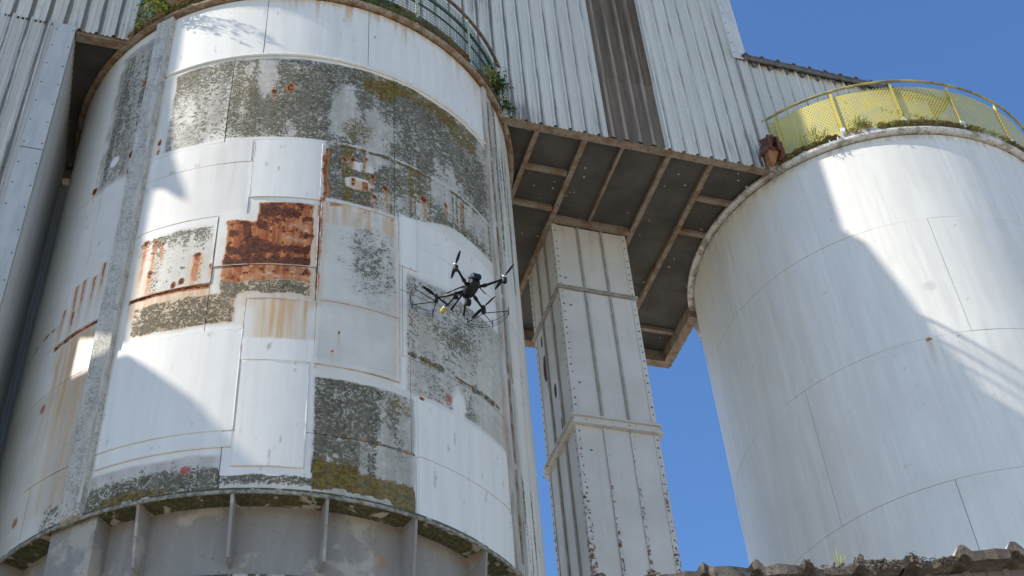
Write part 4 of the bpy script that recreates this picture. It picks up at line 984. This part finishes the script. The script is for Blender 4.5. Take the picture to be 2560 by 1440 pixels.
def shed_sheet(u0, u1):
    us = []
    k = math.floor(u0/PS)-1
    while k*PS < u1+PS:
        for a, d in PRS: us.append((k*PS+a-.075, d))
        k += 1
    us = [q_ for q_ in us if u0 <= q_[0] <= u1]; n = len(us); vs = []; wob = [RNG.normal()*.010+.022*math.sin(q_[0]*2.3+1.1*math.sin(q_[0]*5.1)) for q_ in us]
    for dist, w_ in ((0.0,1),(-.35,.3),(-3.0,0)):
        for (u, d), wb in zip(us, wob): vs.append(E0+ed*u+nv*(dist+wb*w_*1.5)+np.array([0,0,d+(-dist)*sl_+wb*w_*.5]))
    for (u, d), wb in zip(us, wob): vs.append(E0+ed*u+nv*(wb*1.5)+np.array([0,0,d-.065-.02*abs(wb)*40]))
    for (u, d), wb in zip(us, wob): vs.append(E0+ed*u+nv*(-3.0)+np.array([0,0,d-.07+3.0*sl_]))
    f = []; 
    for i in range(n-1): f += [(i,i+1,n+i+1,n+i),(n+i,n+i+1,2*n+i+1,2*n+i),(3*n+i,3*n+i+1,i+1,i),(3*n+i,4*n+i,4*n+i+1,3*n+i+1)]
    m = MB(); m.add(vs, f); o = m.build('roof_sheet', M_MROOF, shed); o.data.materials.append(M_ROOFTOP)
    for i, p in enumerate(o.data.polygons): p.material_index = 1 if i % 4 < 2 else 0
    return o
for k in range(-5, 9, 2): shed_sheet(k*PS-.075-.001, (k+2)*PS+.09)
# crusts of moss on the sheet ends
m = MB()
for i in range(1700):
    u = RNG.uniform(-2.0, 3.7); ph = (u+.075) % PS; d = np.interp(ph, [a for a, _ in PRS]+[PS], [b for _, b in PRS]+[0])
    p = E0+ed*u+nv*(RNG.uniform(-.01,.02))+np.array([0,0,d-RNG.uniform(0,.09)]); m.ico(p, RNG.uniform(.003,.009)*(1+1.2*(fbm(np.array([u*2.1]),np.array([.5]))[0]>.55)), 1, .45, (1.6,1,1))
tag(m.build('moss_crust', M_MROOF, shed), kind='stuff')
W0 = E0+nv*(-.16)
for k in range(-3, 12):
    pw = [(0,0),(.02,.03),(.06,.03),(.08,0),(.20,0),(.205,-.01),(.215,-.01),(.22,0),(.33,0)]; vs = []; n = len(pw)
    for z in (G_Z, 6.22+.0*k):
        for a, d in pw: vs.append(W0+ed*(k*.33+a)+nv*d+np.array([0,0,z-6.30]))
    m = MB(); m.add(vs, [(i,i+1,n+i+1,n+i) for i in range(n-1)]); m.build('wall_sheet', simple('brown_grey_cladding', (0.20,0.175,0.15), .6, 0, .15, 3) if k == -3 else bpy.data.materials['brown_grey_cladding'], shed)
m = MB(); p = E0+ed*1.60+nv*(-.05)+np.array([0,0,.03])
for dx, hgt_ in ((0,.16),(.02,.13),(-.015,.11),(.035,.09)): m.tube([p+ed*dx, p+ed*(dx*1.6)+np.array([0,0,hgt_*.6]), p+ed*(dx*2.6+.01)+np.array([0,0,hgt_])], [.006,.005,.002], 5)
tag(m.build('grass_sprout', M_GRASS), 'lone grass sprout standing on the near shed roof edge', 'grass')

# ================================================================== drone
DC = np.array([5.1429, -2.6294, 16.4544]); u_ = 1/S      # metres to plan units
da = np.array([-0.608,-0.7898,-0.0763]); db = np.array([0.7929,-0.6067,-0.0394]); dn = np.array([-0.0152,-0.0845,0.9963])
df = -(da+db); df /= np.linalg.norm(df); dr_ = np.cross(df, dn); dr_ /= np.linalg.norm(dr_)
def D(x, y, z): return DC+u_*(dr_*x+df*y+dn*z)      # right, forward, up in metres
dro = empty('inspection_drone', DC, 'black quadcopter drone with two front propeller guards hovering before the silo', 'drone')
M_BLK = simple('black_plastic', (0.012,0.012,0.013), .5, 0, .3, 20, (0.03,0.03,0.032), 0)
M_CARB = simple('carbon_arm', (0.012,0.012,0.013), .35, 0, .2, 20)
M_SIL = simple('bright_motor_metal', (0.65,0.66,0.68), .25, .9, .1, 20)
M_GLS = simple('glossy_black_lens', (0.01,0.01,0.012), .08, 0, .1)
M_YBALL = simple('yellow_ball', (0.62,0.40,0.02), .4, 0, .2, 8)
def dbox(mb, c, h, tilt=None):
    mb.obox(D(*c), u_*dr_*h[0], u_*df*h[1], u_*dn*h[2])
def loft(mb, secs_):
    vs = []; k = None
    for y, wd, zt, zb_, ch in secs_:
        ring_ = [(-wd+ch,zb_),(wd-ch,zb_),(wd,zb_+ch),(wd,zt-ch),(wd-ch,zt),(-wd+ch,zt),(-wd,zt-ch),(-wd,zb_+ch)]; k = len(ring_)
        vs += [D(x, y, z) for x, z in ring_]
    n = len(secs_); f = [tuple(range(k)), tuple((n-1)*k+i for i in range(k))[::-1]]
    for i in range(n-1):
        for j in range(k): f.append((i*k+j, (i+1)*k+j, (i+1)*k+(j+1)%k, i*k+(j+1)%k))
    mb.add(vs, f)
m = MB(); loft(m, [(-.18,.045,.05,-.03,.018),(-.15,.068,.065,-.045,.022),(-.02,.075,.07,-.05,.022),(.08,.066,.06,-.045,.022),(.135,.042,.04,-.03,.016)]); body = m.build('body', M_BLK, dro)
m = MB(); loft(m, [(-.215,.06,.10,.02,.015),(-.10,.075,.115,.06,.02),(.02,.07,.11,.07,.02)]); m.build('battery', M_BLK, dro)
m = MB(); dbox(m, (-.074,-.10,.045), (.004,.04,.026)); dbox(m, (-.05,-.214,.06), (.010,.004,.026)); m.build('highlight_panel', M_SIL, body)
MOT = [(-1,-1),(1,-1),(-1,1),(1,1)]; mp = {}
hd = .4475
for sx, sy in MOT:
    # corner directions given by the two measured diagonals
    vec = {(-1,-1): da, (1,1): -da, (1,-1): db, (-1,1): -db}[(sx, sy)]
    x = float(vec@dr_)*hd; y = float(vec@df)*hd; mp[(sx,sy)] = (x, y)
    m = MB(); m.tube([D(x*.16,y*.18,.02), D(x*.45,y*.45,.012), D(x*.97,y*.97,.03)], np.array([.021,.017,.014])*u_, 10); arm = m.build('arm', M_CARB, dro, True)
    m = MB(); m.tube([D(x*.38,y*.38,.013), D(x*.48,y*.48,.013)], .024*u_, 10); m.build('arm_clamp', M_BLK, arm, True)
    m = MB(); m.tube([D(x,y,-.035), D(x,y,-.02), D(x,y,.03), D(x,y,.045)], np.array([.022,.030,.032,.026])*u_, 12); mo = m.build('motor', M_BLK, dro, True)
    m = MB(); m.tube([D(x,y,.046), D(x,y,.072), D(x,y,.088)], np.array([.027,.028,.016])*u_, 12); m.build('motor_bell', M_SIL if sy < 0 else M_BLK, mo, True)
    ang = {(-1,-1): 1.38, (1,-1): 1.60, (-1,1): 0.505, (1,1): 1.75}[(sx,sy)]
    m = MB(); pd = np.array([math.cos(ang), math.sin(ang)]); pn = np.array([-pd[1], pd[0]])
    for sg in (-1, 1):
        vs = []
        for t, wd, tw in ((.03,.010,.006),(.09,.021,.008),(.16,.020,.005),(.23,.014,.002),(.262,.005,.0)):
            for k in (-1, 1):
                q_ = np.array([x,y])+sg*pd*t+pn*k*wd*.9; vs.append(D(q_[0], q_[1], .06+k*sg*tw)); vs.append(D(q_[0], q_[1], .064+k*sg*tw))
        f = []
        for i in range(4):
            b0 = i*4; f += [(b0,b0+4,b0+6,b0+2),(b0+1,b0+3,b0+7,b0+5),(b0,b0+1,b0+5,b0+4),(b0+2,b0+6,b0+7,b0+3)]
        f += [(16,17,19,18),(0,2,3,1)]; m.add(vs, f)
    m.tube([D(x,y,.055), D(x,y,.075)], .018*u_, 10)
    m.build('propeller', M_BLK, dro)
    if sy > 0:
        base = math.atan2(y, x); gd = MB(); RGd = .315
        for dz, rg in ((-.01,.31),(.03,.315),(.07,.31)):
            gd.tube([D(x+rg*math.cos(base+t), y+rg*math.sin(base+t), dz) for t in np.linspace(-1.05,1.05,22)], .0032*u_, 5)
        for t in (-1.05,0,1.05):
            gd.tube([D(x,y,-.03), D(x+RGd*math.cos(base+t), y+RGd*math.sin(base+t), .03)], .0058*u_, 6)
            gd.tube([D(x+RGd*math.cos(base+t), y+RGd*math.sin(base+t), -.035), D(x+RGd*math.cos(base+t), y+RGd*math.sin(base+t), .10)], .0048*u_, 6)
        gd.build('propeller_guard', M_BLK, dro)
for sx in (-1, 1):
    m = MB(); q0, q1 = ((-.08,.02,-.05),(-.198,.104,-.25)) if sx < 0 else ((-.03,.06,-.05),(-.019,.161,-.25)); m.tube([D(*q0), D(*q1)], .0125*u_, 8); m.tube([D(*q1), D(q1[0]+(q1[0]-q0[0])*.08, q1[1]+(q1[1]-q0[1])*.08, q1[2]-.02)], .016*u_, 8); m.build('landing_leg', M_CARB, dro, True)
m = MB(); m.tube([D(0,.06,-.04), D(0,.07,-.09)], .014*u_, 8); m.obox(D(0,.075,-.13), u_*dr_*.035, u_*df*.03, u_*dn*.038); gm = m.build('gimbal_camera', M_BLK, dro, bevel=.008)
m = MB(); m.tube([D(0,.105,-.13), D(0,.122,-.13)], .022*u_, 14); m.build('lens', M_GLS, gm, True)
m = MB(); m.tube([D(-.08,.06,-.02), D(-.125,.14,-.03)], .010*u_, 8); m.obox(D(-.13,.145,-.035), u_*dr_*.03, u_*df*.018, u_*dn*.016); m.tube([D(-.135,.15,-.03), D(-.226,.259,-.13)], .0105*u_, 8); m.tube([D(-.10,-.05,0), D(-.25,.12,-.02)], .009*u_, 8); pb = m.build('probe_arm', M_CARB, dro, True)
m = MB(); m.ico(D(-.239,.285,-.165), .036*u_, 2); m.build('probe_ball', M_YBALL, pb, True)
m = MB(); m.tube([D(-.222,.254,-.125), D(-.231,.268,-.14)], .022*u_, 10); m.build('probe_collar', M_SIL, pb, True)
for sx in (-1, 1):
    m = MB(); m.tube([D(sx*.075,-.12,-.03), D(sx*.16,-.10,-.09)], .007*u_, 6); m.build('antenna', M_BLK, dro, True)

# ================================================================== drooping growth on the rims
def fringe(name, label, cx, cy, R, rr, s0, s1, z, n, ln, mats, outw=.0, updown=-1, dens=.4, cat='grass'):
    o = empty(name, (cx, cy, z), label, cat)
    for k, mt in enumerate(mats):
        m = MB()
        for i in range(n):
            s_ = RNG.uniform(s0, s1)
            if fbm(np.array([s_*1.3+k*11]), np.array([9.3+k]))[0] < dens: continue
            t = s_/R; d = np.array([math.sin(t), -math.cos(t), 0]); tn = np.array([math.cos(t), math.sin(t), 0])
            p = np.array([cx, cy, 0])+d*(rr+RNG.uniform(-.04,.04))+np.array([0,0,z+RNG.uniform(-.04,.05)])
            L_ = ln*RNG.uniform(.4,1.2); q1 = p+d*(outw*.5+RNG.uniform(0,.04))*1+tn*RNG.normal()*L_*.25+np.array([0,0,L_*.35*(1 if updown > 0 else .2)])
            q2 = p+d*(outw+RNG.uniform(0,.06))+tn*RNG.normal()*L_*.45+np.array([0,0,updown*L_*RNG.uniform(.4,1)])
            w_ = tn*.010
            m.add([p-w_, p+w_, q1+w_*.8, q1-w_*.8, q2], [(0,1,2,3),(3,2,4)])
        tag(m.build('blades', mt, o), kind='stuff')
    return o
fringe('overhanging_grass', 'tall grass leaning out over the left of the patched silo top', LCX, LCY, LR, LR+.12, -3.7, -1.9, 25.28, 260, .42, [M_GRASS, M_STRAW], .30, 1, .30)
fringe('straw_fringe', 'brown straw fringe hanging between the yellow posts of the white silo', RCX, RCY, RR, RR+.13, -3.0, 7.0, 25.24, 900, .13, [M_STRAW, M_GRASS], .03, -1, .42)
fringe('dry_fringe', 'brown dry growth hanging along the green kick plate of the patched silo', LCX, LCY, LR, LR+.10, -1.5, 5.2, 25.30, 700, .16, [M_STRAW, M_LEAFD], .03, -1, .45)

# unseen shrub added above the left leg so its leaves dapple the white band
ws = empty('added_dapple_shrub', (-3.25, -.1, 26.6), 'unseen wiry shrub added above the left leg to dapple the white band', 'shrub')
m = MB(); pts = []
for k in range(16):
    b = np.array([-3.25, -.06, 26.55]); t_ = b+np.array([RNG.uniform(-.3,.3), -RNG.uniform(1.1,2.0), RNG.uniform(.05,.85)]); md = (b+t_)/2+np.array([0,0,RNG.uniform(.05,.25)])
    m.tube([b, md, t_], [.016,.011,.004], 5)
    for q_ in RNG.uniform(.45,1,16): pts.append(b*(1-q_)**2+2*md*q_*(1-q_)+t_*q_*q_+RNG.normal(size=3)*np.array([.06,.06,.07]))
m.build('stems', M_STRAW, ws); m = MB(); leaves(m, pts, .085); m.build('foliage', M_LEAF, ws)
